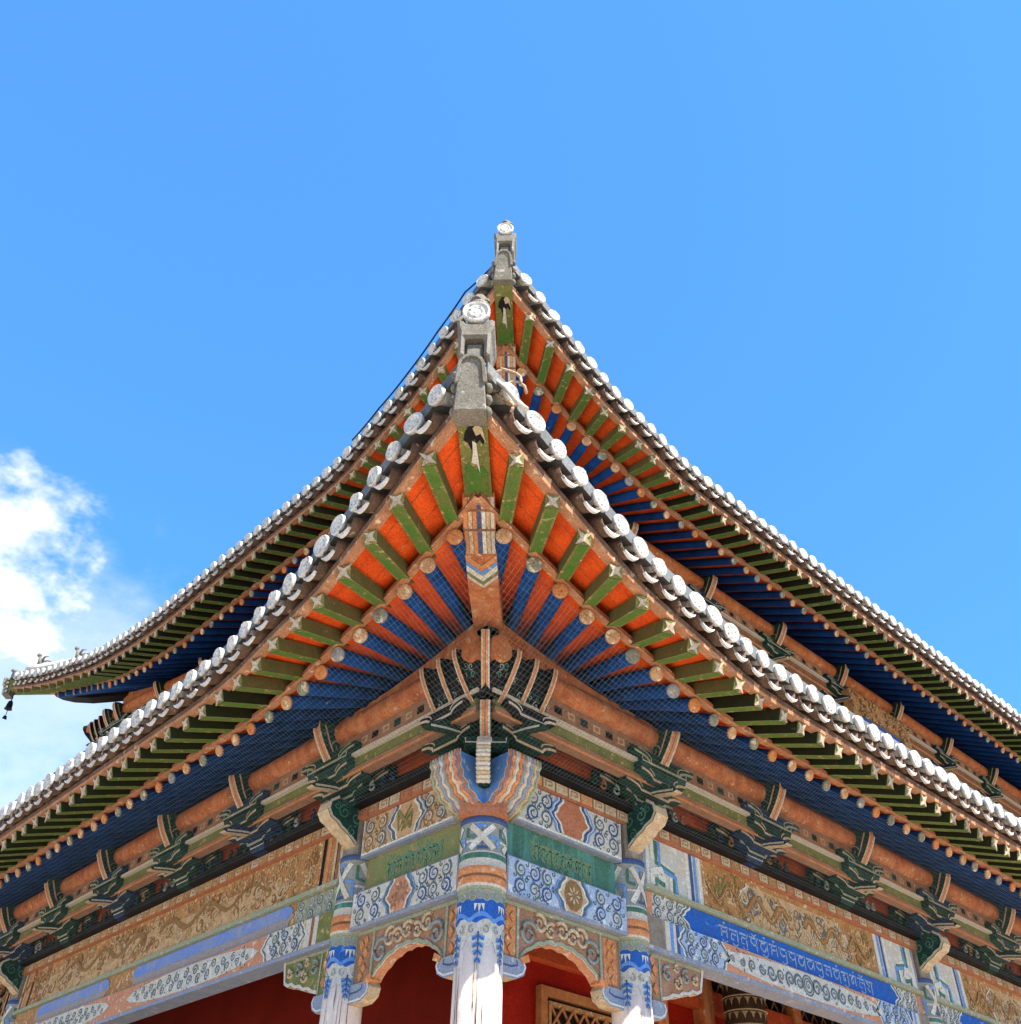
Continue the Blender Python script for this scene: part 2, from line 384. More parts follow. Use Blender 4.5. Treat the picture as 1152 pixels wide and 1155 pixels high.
def round_rafter(mb, w, Rr, T, m='blue_paint'):
    jj = lambda q: random.uniform(-q, q)
    e = Vector(w(Rr[0] + jj(.010), Rr[1] + jj(.014), Rr[2] + jj(.006))); b = Vector(w(*T)); d = (e - b).normalized()
    mb.tube([b, b + (e - b) * .5, e - d * .004], .064 if m == 'blue_paint' else .057, m, 12)
    global RS; RS = 1.0 if m == 'blue_paint' else .86
    return d, e
def round_end(mb, d, e, m):
    x = d.cross(Vector((0, 0, 1))).normalized(); 
    mb.lathe([(.0655 * RS, -.022), (.067 * RS, .002), (.060 * RS, .008), (.028, .010)], e, m, 16, d)
    y = x.cross(d)
    for _ in range(random.randint(1, 3)):       # drying cracks in the end grain
        t = random.uniform(0, 6.28); r0, r1 = random.uniform(0, .015), random.uniform(.04, .062)
        p, q = e + d * .0125 + (x * math.cos(t) + y * math.sin(t)) * r0, e + d * .0112 + (x * math.cos(t + .2) + y * math.sin(t + .2)) * r1
        n_ = d.cross(q - p).normalized() * random.uniform(.0015, .004)
        mb.add([p - n_, p + n_, q], [(0, 1, 2)], 'brown_wood')

fly_items = []; rnd_items = []
ENDS = ['end_tan', 'end_green', 'end_orange', 'end_tan', 'end_tan', 'end_green', 'end_tan', 'end_gray', 'end_orange', 'end_green']
for sd_, (w, L) in SIDES.items():
    for lv in (LOW, UPP):
        rl_ = rafter_list(lv, L); nr = len(rl_)
        for i, (F, Rr, T) in enumerate(rl_):
            fly_items.append((w(*F), (w, F, Rr, i, nr))); rnd_items.append((w(*Rr), (w, Rr, T, ENDS[(i + (2 if sd_ == 'L' else 0)) % 10], 'blue_paint' if min(i, nr - 1 - i) < 9 else 'blue_shaded')))  # straight run takes the blue with painted-in shade
near, rest = split_near(fly_items)
for p, (w, F, Rr, i, nr) in near:
    mb = MB(); fr = fly_rafter(mb, w, F, Rr, i, nr); o = mb.build('fly_rafter', temple)
    mb = MB(); fly_star(mb, *fr, big=random.uniform(.9, 1.1)); mb.build('rafter_star', o)
mb = MB()
for p, (w, F, Rr, i, nr) in rest: fr = fly_rafter(mb, w, F, Rr, i, nr); fly_star(mb, *fr)
o = mb.build('fly_rafters', temple); o['kind'] = 'stuff'
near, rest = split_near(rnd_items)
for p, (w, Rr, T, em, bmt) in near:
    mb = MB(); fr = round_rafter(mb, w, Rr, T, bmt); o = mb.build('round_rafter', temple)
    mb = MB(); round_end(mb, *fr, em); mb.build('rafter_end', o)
mb = MB()
for p, (w, Rr, T, em, bmt) in rest: fr = round_rafter(mb, w, Rr, T, bmt); round_end(mb, *fr, em)
o = mb.build('round_rafters', temple); o['kind'] = 'stuff'

# ------------------------------------------------------------------ soffit boards, fillets, roof sheets
def arange(a0, a1, st):
    n = max(1, int(round((a1 - a0) / st))); return [a0 + (a1 - a0) * i / n for i in range(n + 1)]
for sd_, (w, L) in SIDES.items():
    for lv in (LOW, UPP):
        rl = rafter_list(lv, L)
        # corner rows so the two sides meet on the hip
        def ext(row):
            F, Rr, T = row
            return row
        c0 = ((-2.30 + lv['da'], 2.33 + lv['do'], -.15 + lv['dz']), (-1.68 + lv['da'], 1.66 + lv['do'], -.26 + lv['dz']), (-.5 + lv['da'], .5 + lv['do'], .22 + lv['dz']))
        c1 = tuple((L - p[0], p[1], p[2]) for p in c0)
        rows = [c0] + rl + [c1]
        mb = MB()
        mb.grid([[w(F[0], F[1] + .02, F[2] + .074), w((F[0] + Rr[0]) / 2, (F[1] + Rr[1]) / 2, (F[2] + Rr[2]) / 2 + .145), w(Rr[0], Rr[1], Rr[2] + .216), w(Rr[0] + (Rr[0] - F[0]) * .3, Rr[1] - (F[1] - Rr[1]) * .3, Rr[2] + .25)] for F, Rr, T in rows], 'orange_board', -.03, False)
        fs_ = mb.build('fly_soffit', temple); mb = MB()
        for t in (.30, .66):
            vs = []
            for F, Rr, T in rows:
                for k in (-.004, .004):
                    tt = t + k + random.uniform(-.003, .003); z = F[2] + .074 + (Rr[2] + .216 - F[2] - .074) * tt - .004
                    vs.append(w(F[0] + (Rr[0] - F[0]) * tt, F[1] + .02 + (Rr[1] - F[1] - .02) * tt, z))
            mb.add(vs, [(2 * i, 2 * i + 1, 2 * i + 3, 2 * i + 2) for i in range(len(rows) - 1)], 'brown_wood')
        mb.build('board_seam', fs_)
        mb = MB()
        mb.grid([[w(Rr[0], Rr[1] + .03, Rr[2] + .066), w((T[0] + Rr[0]) / 2, (T[1] + Rr[1]) / 2, (T[2] + Rr[2]) / 2 + .068), w(T[0], T[1], T[2] + .07)] for F, Rr, T in rows], 'orange_board', -.02, False)
        mb.build('rafter_soffit', temple)
        # tan fillet that lies over the round rafter ends, and the eave board over the fly rafter ends
        mb = MB()
        P = [[w(Rr[0], Rr[1] + dd, Rr[2] + zz) for dd, zz in ((-.02, .07), (.055, .066), (.055, .112), (-.02, .114), (-.02, .07))] for F, Rr, T in rows]
        mb.grid(P, 'tan_wood', None, False); mb.build('rafter_fillet', temple)
        mb = MB()
        P = [[w(F[0], F[1] + dd, F[2] + zz) for dd, zz in ((-.05, .062), (.028, .058), (.034, .092), (-.05, .10), (-.05, .062))] for F, Rr, T in rows]
        mb.grid(P, 'tan_wood', None, False)
        mb.build('eave_board', temple)
        mb = MB()
        P = [[w(F[0], F[1] + dd, F[2] + zz) for dd, zz in ((-.05, .10), (.036, .094), (.044, .135), (-.05, .15), (-.05, .10))] for F, Rr, T in rows]
        mb.grid(P, 'clay_brown', None, False); mb.build('eave_batten', temple)
        # roof sheet going up and in
        mb = MB(); P = []
        da = lv['da']
        for a in arange(-2.3 + da, L + 2.3 - da, .3):
            Fo, Fz = ecurve(FT, a, lv, L)
            row = [w(a, Fo + .12, Fz + .30)]
            for t in (.25, .5, .75, 1.0):
                oi = Fo + (-1.9 + lv['do'] - Fo) * t
                c = min(a - da, L - da - a)
                oi = max(oi, -(c) + lv['do']) if c < 3.8 else oi
                oi = min(oi, Fo)
                zb = Fz + .30 + (Fo - oi) * .47 + (Fo - oi) ** 2 * .018
                row.append(w(a, oi, zb))
            P.append(row)
        mb.grid(P, 'slate', -.14, False); mb.build('roof', temple)

# ------------------------------------------------------------------ roof tiles along the eaves
def tile_round(mb, w, a, o, z, ln=.75, jit=0):
    k_ = random.uniform(.84, 1.06)
    ax = Vector(w(0, 1, 0)) - Vector(w(0, 0, 0)); up = Vector((0, 0, 1))
    c = Vector(w(a, o, z)); back = (-ax * .88 + up * .47).normalized()
    d = (ax + up * random.uniform(-.16, .05) + (Vector(w(1, 0, 0)) - Vector(w(0, 0, 0))) * jit).normalized()
    mb.tube([c + back * ln, c + back * .35, c + back * .06, c - d * .004], [.068, .068, .071, .074], 'tile_white', 12, True)
    mb.lathe([(.088 * k_, -.026), (.092 * k_, .004), (.083 * k_, .018), (.073 * k_, .008), (.056, .008), (.048, .017), (.037, .008), (.020, .012), (.012, .020), (0.0, .022)], c, 'tile_white', 18, d)
    x = d.cross(up).normalized(); y = x.cross(d)
    for k in range(6):       # raised petals of the moulded roundel
        t = k * math.pi / 3 + jit * 20; q = c + d * .011 + x * math.cos(t) * .05 + y * math.sin(t) * .05
        mb.lathe([(.011, 0), (.007, .008), (0, .010)], q, 'tile_white', 6, d)
def tile_drip(mb, w, a, o, z, wd=.094, ln=.6):
    # pan tile, hollow upwards, with a thick pale lip at the eave
    n = 10; P = []
    for k in range(n + 1):
        t = math.pi * k / n; P.append((-math.cos(t) * wd, -math.sin(t) * .105))
    rows = [[w(a + u, o + off, z + .10 + dz + zz) for u, dz in P] for off, zz in ((0, 0), (-.14, .06), (-ln, ln * .5))]
    mb.grid(rows, 'clay_brown', -.022, True)
    def F(u, v, h): return w(a + u, o + h, z + .10 + v)
    lip = []; q = random.uniform(.85, 1.1)
    for k in range(9):
        t = math.pi * (.20 + .60 * k / 8); th = .030 * q * math.sin(math.pi * (k + .6) / 9.2)
        lip.append((-math.cos(t) * (wd + .004), -math.sin(t) * .112 - .012, th))
    for (u0, v0, t0), (u1, v1, t1) in zip(lip, lip[1:]):
        mb.prism([(u0, v0), (u1, v1), (u1, v1 + t1), (u0, v0 + t0)], F, -.004, .024, 'tile_white')
TS = .268
tiles = []; drips = []
for sd_, (w, L) in SIDES.items():
    for lv in (LOW, UPP):
        a = -2.08 + lv['da']; aend = L - lv['da'] + 2.1
        while a < aend:
            Fo, Fz = ecurve(FT, a, lv, L)
            tiles.append((w(a, Fo, Fz), (w, a, Fo + .15, Fz + .325 + random.uniform(-.012, .012))))
            Fo, Fz = ecurve(FT, a + TS / 2, lv, L)
            if a + TS / 2 < aend - TS: drips.append((w(a, Fo, Fz), (w, a + TS / 2, Fo + .135 + random.uniform(-.012, .012), Fz + .120 + random.uniform(-.010, .010))))
            a += TS
near, rest = split_near(tiles)
for p, (w, a, o, z) in near:
    mb = MB(); tile_round(mb, w, a, o, z, jit=random.uniform(-.16, .16)); mb.build('round_tile', temple)
mb = MB()
for p, (w, a, o, z) in rest: tile_round(mb, w, a, o, z, .9 if w is wR else 1.3, random.uniform(-.14, .14))
o = mb.build('round_tiles', temple); o['kind'] = 'stuff'
near, rest = split_near(drips)
for p, (w, a, o, z) in near:
    mb = MB(); tile_drip(mb, w, a, o, z); mb.build('drip_tile', temple)
mb = MB()
for p, (w, a, o, z) in rest: tile_drip(mb, w, a, o, z)
o = mb.build('drip_tiles', temple); o['kind'] = 'stuff'

# ------------------------------------------------------------------ hip beams and hip ridges
def hip(w, lv, full=True, rz=0.0):
    dq, dz = lv['do'], lv['dz']
    W = lambda q, s, z: w(q + dq, s, z + dz)
    # old hip beam with a belly and a dropped nose
    prof = [(.25, -.22), (.48, -.28), (1.0, -.35), (1.3, -.33), (1.5, -.27), (1.63, -.19), (1.67, -.13), (1.67, .0), (1.0, .12), (.2, .3)]
    mb = MB(); mb.prism(prof, lambda u, v, h: W(u, h, v), -.13, .13, 'orange_wood' if full else 'near_black'); hb = mb.build('hip_beam', temple)
    if full:
        mb = MB()
        def under(u, v, h):        # u across, v = q along the beam's belly
            pr = prof[:7][::-1]
            q = min(max(v, pr[-1][0]), pr[0][0])
            for (q0, z0), (q1, z1) in zip(pr, pr[1:]):
                if q <= q0 and q >= q1:
                    t = (q0 - q) / (q0 - q1 or 1); z = z0 + (z1 - z0) * t; break
            return W(q + h * .5, u, z - h)
        cols = ['ring_orange', 'edge_cream', 'ring_orange', 'scroll_navy', 'white_line', 'edge_cream', 'edge_white']
        qs = [1.655, 1.63, 1.56, 1.5, 1.4, 1.3]
        x0 = -.125; wd = .25 / 7
        for k, c in enumerate(cols):
            for q0, q1 in zip(qs, qs[1:]):
                mb.add([under(x0 + k * wd + .003, q0, .004), under(x0 + (k + 1) * wd - .003, q0, .004), under(x0 + (k + 1) * wd - .003, q1, .004), under(x0 + k * wd + .003, q1, .004)], [(0, 1, 2, 3)], c)
        for q in (1.6, 1.48):
            mb.add([under(-.128, q, .007), under(.128, q, .007), under(.128, q - .016, .007), under(-.128, q - .016, .007)], [(0, 1, 2, 3)], 'brown_wood')
        for k, (c, t) in enumerate((('ring_orange', .055), ('sky_blue_paint', .035), ('white_line', .05), ('olive_paint', .03), ('edge_white', .03))):
            q0 = 1.29 - (0, .058, .096, .149, .182)[k]
            for sx in (-1, 1):
                mb.add([under(0, q0 - .10, .006), under(sx * .128, q0, .006), under(sx * .128, q0 - t, .006), under(0, q0 - .10 - t, .006)], [(0, 1, 2, 3)], c)
        mb.build('beam_stripes', hb)
    # young hip beam above it
    prof2 = [(1.55, -.15), (1.72, -.15), (2.36, -.17), (2.36, .10), (1.55, .10)]
    mb = MB(); mb.prism(prof2, lambda u, v, h: W(u, h, v), -.108, .108, 'olive_paint')
    def U2(u, v, h): return W(v, u, -.15 - (v - 1.72) * .031 - h)
    mb.poly([(-.088, 1.70), (.088, 1.70), (.088, 1.86), (.05, 1.92), (.0, 1.88), (-.05, 1.95), (-.088, 1.9)], U2, .004, 'green_paint')
    yb = mb.build('hip_rafter', temple)
    if full:
        mb = MB()
        mb.poly([(-.06, 2.18), (-.02, 2.235), (.055, 2.22), (.085, 2.14), (.07, 2.08), (.045, 2.12), (.02, 2.09), (.005, 2.13), (-.02, 2.04), (-.045, 2.10), (-.075, 2.12)], U2, .005, 'near_black')
        mb.poly([(-.01, 2.12), (.018, 2.10), (.03, 1.86), (.012, 1.93), (-.03, 1.945), (-.012, 2.03)], U2, .010, 'white_line')
        mb.poly([(.0, 2.21), (.03, 2.24), (.07, 2.215), (.09, 2.1), (.055, 2.17), (.02, 2.155)], U2, .008, 'cream')
        mb.build('peeled_paint', yb)
    # clay shoe at the tip: a shield with a rounded, rimmed top
    mb = MB()
    sh = [(-.118, 0), (.118, 0), (.100, .22)]; n = 9
    for k in range(n + 1):
        t = math.pi * k / n; sh.append((.086 * math.cos(t), .36 + .09 * math.sin(t)))
    sh.append((-.100, .22))
    def S(u, v, h): return W(2.41 + v * .14 + h, u, -.27 + v * 1.03 + rz)
    mb.prism(sh, S, -.12, .0, 'ridge_gray')
    mb.ribbon(sh[2:], .022, S, .012, 'ridge_gray')
    rim = [(u * 1.04, v) for u, v in sh[2:]]
    for i in range(len(rim) - 1):
        mb.tube([S(*rim[i], .0), S(*rim[i + 1], .0)], .018, 'ridge_gray', 6)
    for sx in (-1, 1):      # scales down the flanks
        for v in (.06, .16, .26, .36):
            mb.lathe([(.045, -.02), (.04, .015), (0, .03)], S(sx * .125, v, -.07), 'ridge_gray', 8, Vector(W(0, sx, 0)) - Vector(W(0, 0, 0)))
    so_ = mb.build('ridge_shoe', temple, .012)
    if not full:
        mb = MB(); mb.tube([W(2.2, 0, .2), W(2.34, 0, .34), W(2.44, 0, .40)], [.09, .06, .03], 'ridge_gray', 8); mb.build('ridge_beast', temple)
    # hollow square block, the round end tile and a small knob on top
    if full:
        mb = MB()
        def B(u, v, h): return W(2.29 + h, u, .30 + v + rz)
        mb.prism([(-.118, 0), (-.075, 0), (-.075, .2), (.075, .2), (.075, 0), (.118, 0), (.122, .27), (.14, .33), (.145, .42), (.09, .40), (.07, .36), (-.07, .36), (-.09, .40), (-.145, .42), (-.14, .33), (-.122, .27)], B, -.14, .13, 'ridge_gray')
        mb.box(lambda a, o, z: W(2.29 + o, a, .30 + z + rz), -.073, .073, -.12, .09, .0, .19, 'ridge_gray')
        mb.build('ridge_block', temple, .022)
        mb = MB()
        d = (Vector(W(1, 0, 0)) - Vector(W(0, 0, 0))).normalized() + Vector((0, 0, -.08)); c = W(2.40, 0, .79 + rz)
        mb.lathe([(.085, -.30), (.09, -.02), (.105, 0), (.108, .035), (.094, .048), (.086, .03), (.066, .03), (.058, .044), (.044, .03), (.022, .034), (0, .045)], c, 'tile_white', 24, d)
        for k_ in range(7): mb.lathe([(.014, .02), (.009, .042), (0, .046)], Vector(c) + Vector((0, 0, .054 * math.sin(k_ * .9))) + (Vector(W(0, 1, 0)) - Vector(W(0, 0, 0))) * (.054 * math.cos(k_ * .9)) , 'tile_white', 6, d)
        mb.build('ridge_end_tile', temple)
        mb = MB()
        c = W(2.30, 0, 1.0 + rz)
        mb.lathe([(.085, 0), (.09, .05), (.06, .09), (.075, .12), (.05, .165), (.02, .185), (0, .19)], c, 'ridge_gray', 12)
        for k in range(5):
            t = k * 1.256; mb.lathe([(.03, 0), (.02, .035), (0, .045)], (c[0] + math.cos(t) * .07, c[1] + math.sin(t) * .07, c[2] + .07), 'ridge_gray', 6)
        mb.build('ridge_beast', temple)
    # the hip ridge itself, climbing inwards
    mb = MB(); pts = []
    for q in [2.2 - .25 * i for i in range(17)]:
        pts.append((q, .22 + (2.2 - q) * .30 + .028 * (2.2 - q) ** 2))
    for (q0, z0), (q1, z1) in zip(pts, pts[1:]):
        mb.hexa([W(q0, -.11, z0 - .2), W(q0, .11, z0 - .2), W(q1, .11, z1 - .2), W(q1, -.11, z1 - .2), W(q0, -.08, z0 + .16), W(q0, .08, z0 + .16), W(q1, .08, z1 + .16), W(q1, -.08, z1 + .16)], 'ridge_gray')
    mb.tube([W(q, 0, z + .19) for q, z in pts], .085, 'tile_white', 10)
    mb.build('hip_ridge', temple)
    return pts, W
hip(wD, LOW); hip(wD, UPP, True, .11)
pts, W = hip(wF, UPP, False)
for q in (2.02, 1.45, .9):          # little beasts sitting on the far ridge
    mb = MB(); z = .22 + (2.2 - q) * .30 + .028 * (2.2 - q) ** 2 + .27
    mb.tube([W(q, 0, z - .04), W(q + .02, 0, z + .10), W(q + .05, 0, z + .20)], [.07, .055, .03], 'ridge_gray', 8)
    mb.lathe([(.0, -.05), (.05, -.02), (.05, .03), (0, .06)], W(q + .07, 0, z + .24), 'ridge_gray', 8)
    for s in (-1, 1): mb.tube([W(q, 0, z + .08), W(q - .06, s * .08, z + .16), W(q - .14, s * .12, z + .14)], [.03, .022, .008], 'ridge_gray', 6)
    mb.build('ridge_beast', temple)

# ------------------------------------------------------------------ purlins, boards and bracket sets
BR = {('R', 0): [1.87 + 1.83 * k for k in range(12)], ('L', 0): [1.82 + 1.65 * k for k in range(8)],
      ('R', 1): [1.82 + x for x in (1.95 * k for k in range(1, 11))], ('L', 1): [1.82 + 1.94 * k for k in range(1, 7)]}
def plate(mb, w, a, prof, th, m, edges=None, em='edge_cream', ew=.022):
    """upright plate in the o-z plane at a, with a pale painted border near its outline on both cheeks"""
    F = lambda u, v, h: w(a + h, u, v)
    mb.prism(prof, F, -th / 2, th / 2, m)
    if edges:
        for h in (-th / 2 - .003, th / 2 + .003): mb.ribbon(edges, ew, F, h, em)
HEAD = [(-.05, -.50), (.63, -.47), (.725, -.50), (.715, -.57), (.68, -.64), (.635, -.715), (.58, -.79), (.525, -.86), (.46, -.93), (-.05, -.95)]
ANG = [(-.05, -.97), (.36, -.97), (.52, -1.04), (.67, -1.13), (.70, -1.165), (.66, -1.175), (.48, -1.14), (.30, -1.12), (-.05, -1.11)]
def head_strips(mb, W, front, th):
    """striped band wrapped over the front edge of a beam head"""
    for k, (c, f0, f1) in enumerate((('edge_cream', -.5, -.28), ('ring_orange', -.26, -.05), ('scroll_line', -.05, .05), ('ring_orange', .05, .26), ('edge_white', .28, .5))):
        vs = []
        for (u, v), (nu, nv) in front:
            vs += [W(th * f0, u + nu * .006, v + nv * .006), W(th * f1, u + nu * .006, v + nv * .006)]
        mb.add(vs, [(2 * i, 2 * i + 1, 2 * i + 3, 2 * i + 2) for i in range(len(front) - 1)], c)
FRONT = [((.725, -.50), (.96, .1)), ((.715, -.57), (.9, -.3)), ((.68, -.64), (.87, -.5)), ((.635, -.715), (.84, -.54)), ((.58, -.79), (.84, -.54)), ((.525, -.86), (.8, -.6)), ((.46, -.93), (.7, -.7))]
def gong(mb, w, a, o, z, half, ht, m, em):
    """boat-shaped cross arm along the facade with double pale outlines"""
    n = 6; prof = [(-half, z + ht), (-half, z + ht * .55)]
    prof += [(-half + half * .5 * math.sin(k / n * math.pi / 2), z + ht * .55 * (math.cos(k / n * math.pi / 2))) for k in range(1, n + 1)]
    prof += [(-u, v) for u, v in prof[::-1]]
    F = lambda u, v, h: w(a + u, o + h, v)
    mb.prism(prof, F, -.06, .06, m)
    e = prof[1:-1]
    mb.ribbon([(u * .985, v + .012) for u, v in e], .026, F, .064, em)
    mb.ribbon([(u * .86, v + .05) for u, v in e[:n + 1]], .013, F, .064, em)
    mb.ribbon([(u * .86, v + .05) for u, v in e[n + 1:]], .013, F, .064, em)
def blockdou(mb, w, a, o, z, r, m, em):
    b = r * .74
    mb.hexa([w(a - b, o - b, z), w(a + b, o - b, z), w(a + b, o + b, z), w(a - b, o + b, z), w(a - r, o - r, z + .055), w(a + r, o - r, z + .055), w(a + r, o + r, z + .055), w(a - r, o + r, z + .055)], m)
    mb.hexa([w(a - r, o - r, z + .055), w(a + r, o - r, z + .055), w(a + r, o + r, z + .055), w(a - r, o + r, z + .055), w(a - r, o - r, z + .115), w(a + r, o - r, z + .115), w(a + r, o + r, z + .115), w(a - r, o + r, z + .115)], m)
    F = lambda u, v, h: w(a + u, o + r + h, v)
    mb.ribbon([(-r * .9, z + .105), (-r * .9, z + .062), (r * .9, z + .062), (r * .9, z + .105)], .012, F, .003, em)
def bracket(w, a, do=0., dz=0., k=0):
    W = lambda x, o, z: w(x, o + do, z + dz)
    g = ('green_dark', 'navy_dark')[k % 2]; g2 = ('teal_dark', 'green_dark')[k % 2]
    mb = MB(); blockdou(mb, W, a, .10, -1.27, .15, g, 'edge_white'); o = mb.build('bracket_set', temple)
    mb = MB(); plate(mb, W, a, HEAD, .115, g2, [(.66, -.52), (.57, -.70), (.45, -.87), (.20, -.92)], 'edge_cream', .02)
    head_strips(mb, lambda h, u, v: W(a + h, u, v), FRONT, .125)
    F = lambda u, v, h: W(a + h, u, v)
    for h in (-.061, .061):
        mb.ribbon([(.48 + .07 * math.cos(t * .5) * (1 - t / 16), -.70 + .07 * math.sin(t * .5) * (1 - t / 16)) for t in range(14)], .014, F, h, 'scroll_line' if k % 2 else 'mould_green')
    mb.build('beam_head', o)
    mb = MB(); plate(mb, W, a, ANG, .10, g, [(.66, -1.155), (.48, -1.12), (.30, -1.10), (.0, -1.09)], 'edge_white', .02)
    mb.add([W(a + sx * .05, u, v - .004) for u, v in ((.70, -1.165), (.66, -1.175), (.48, -1.14), (.30, -1.12), (0, -1.11)) for sx in (-1, 1)], [(2 * i, 2 * i + 1, 2 * i + 3, 2 * i + 2) for i in range(4)], 'edge_cream')
    mb.build('slanted_arm', o)
    for (oo, z, half, ht, m) in ((.46, -1.06, .34, .13, g2), (.48, -.915, .46, .13, g), (.22, -1.185, .30, .12, g), (.20, -1.03, .42, .13, g2)):
        mb = MB(); gong(mb, W, a, oo, z, half, ht, m, 'edge_cream' if m == g2 else 'mould_green'); mb.build('cross_arm', o)
    for (oo, z, half, ht, m) in ((.33, -1.135, .42, .11, g), (.11, -1.10, .56, .12, g2)):
        mb = MB(); gong(mb, W, a, oo, z, half, ht, m, 'edge_cream'); mb.build('cross_arm', o)
    rnd = random.Random(int(a * 100))
    for sx in (-1, 1):
        mb = MB(); mb.tube([W(a + sx * .2, .13, -1.2), W(a + sx * .45, .14, -1.07), W(a + sx * .7, .13, -1.10)], [.02, .015, .008], 'green_dark', 5)
        for (du, v, q) in ((.50, -.98, .07), (.60, -1.02, .05), (.44, -.90, .05), (.36, -1.12, .06), (.55, -1.13, .055), (.68, -1.12, .05), (.22, -1.22, .04)):
            mb.tube([W(a + sx * du + u, .125 if v > -1.05 else .20, v + y) for u, y in spiral(0, 0, q, 1.2, sx, 1.6, 12)], [.018 - .001 * i for i in range(13)], rnd.choice(('green_dark', 'mould_gray', 'navy_dark', 'teal_dark', 'brown_wood')), 5)
        mb.build('carved_leaf', o)
    for sx in (-1, 1):
        mb = MB(); blockdou(mb, W, a + sx * .27, .47, -.965, .07, g2, 'edge_white'); mb.build('bearing_block', o)
        mb = MB(); blockdou(mb, W, a + sx * .24, .22, -1.10, .065, g, 'edge_white'); mb.build('bearing_block', o)
    return o
for sd_, (w, L) in SIDES.items():
    for li, lv in enumerate((LOW, UPP)):
        do, dz, da = lv['do'], lv['dz'], lv['da']
        W = lambda a, o, z, w=w, do=do, dz=dz: w(a, o + do, z + dz)
        e0, e1 = da - .62, L - da + (1.9 if (sd_, li) == ('L', 1) else .62)
        mb = MB()
        mb.tube([W(a, .42, -.54) for a in arange(e0, e1, 1.0)], .125, 'orange_wood', 18)
        mb.build('eave_purlin', temple)
        # tapered block that lifts the rafters towards the corner
        for flip in (0, 1):
            mb = MB()
            X = (lambda a: L - da - a) if flip else (lambda a: a + da)
            st = [(-.50, .30), (-.2, .22), (.3, .12), (.9, .04), (1.6, .0), (2.0, -.02)]
            for (a0, h0), (a1, h1) in zip(st, st[1:]):
                mb.hexa([W(X(a0), .36, -.44), W(X(a1), .36, -.44), W(X(a1), .50, -.44), W(X(a0), .50, -.44), W(X(a0), .36, -.39 + h0), W(X(a1), .36, -.39 + h1), W(X(a1), .50, -.42 + h1), W(X(a0), .50, -.42 + h0)], 'orange_wood')
            mb.build('corner_wedge', temple)
        # board with little squares, white line, green board
        mb = MB(); mb.box(W, da - .36, L - da + .36, .36, .455, -.865, -.66, 'carved_brown')
        a = da - .3; k = 0
        F = lambda u, v, h: W(u, .455 + h, v)
        while a < min(L - da, 16):
            c = ('near_black', 'edge_cream', 'teal_dark', 'edge_cream')[k % 4]
            mb.rect(a, a + .10, -.80, -.725, F, .004, c)
            if c == 'edge_cream': mb.rect(a + .025, a + .075, -.782, -.745, F, .007, 'cinnabar')
            a += .175; k += 1
        mb.box(W, da - .38, L - da + .38, .35, .485, -.897, -.867, 'edge_white')
        mb.build('square_frieze', temple)
        mb = MB(); mb.box(W, da - .30, L - da + .30, .31, .43, -.985, -.90, 'olive_paint' if li == 0 else 'brown_wood'); mb.box(W, da - .30, L - da + .30, .30, .42, -1.045, -.988, 'carved_brown')
        mb.box(W, da - .30, L - da + .30, .424, .439, -1.062, -1.042, 'ring_orange')
        mb.build('green_board', temple)
        # recessed orange board behind the bracket sets, and the dark plate under them
        mb = MB(); mb.box(W, da, L - da, .04, .10, -1.07, -.3, 'recess_orange'); mb.box(W, da, L - da, .02, .09, -1.194, -1.073, 'near_black'); mb.build('recessed_board', temple)
        mb = MB(); mb.box(W, da - .2, L - da + .2, -.12, .22, -1.268, -1.195, 'near_black'); mb.build('bracket_plate', temple)
        pr = None
        for k, a in enumerate(BR[(sd_, li)]):
            if a > L - da - .3 or (sd_ == 'R' and a > 19): continue
            bracket(w, a, do, dz, k)

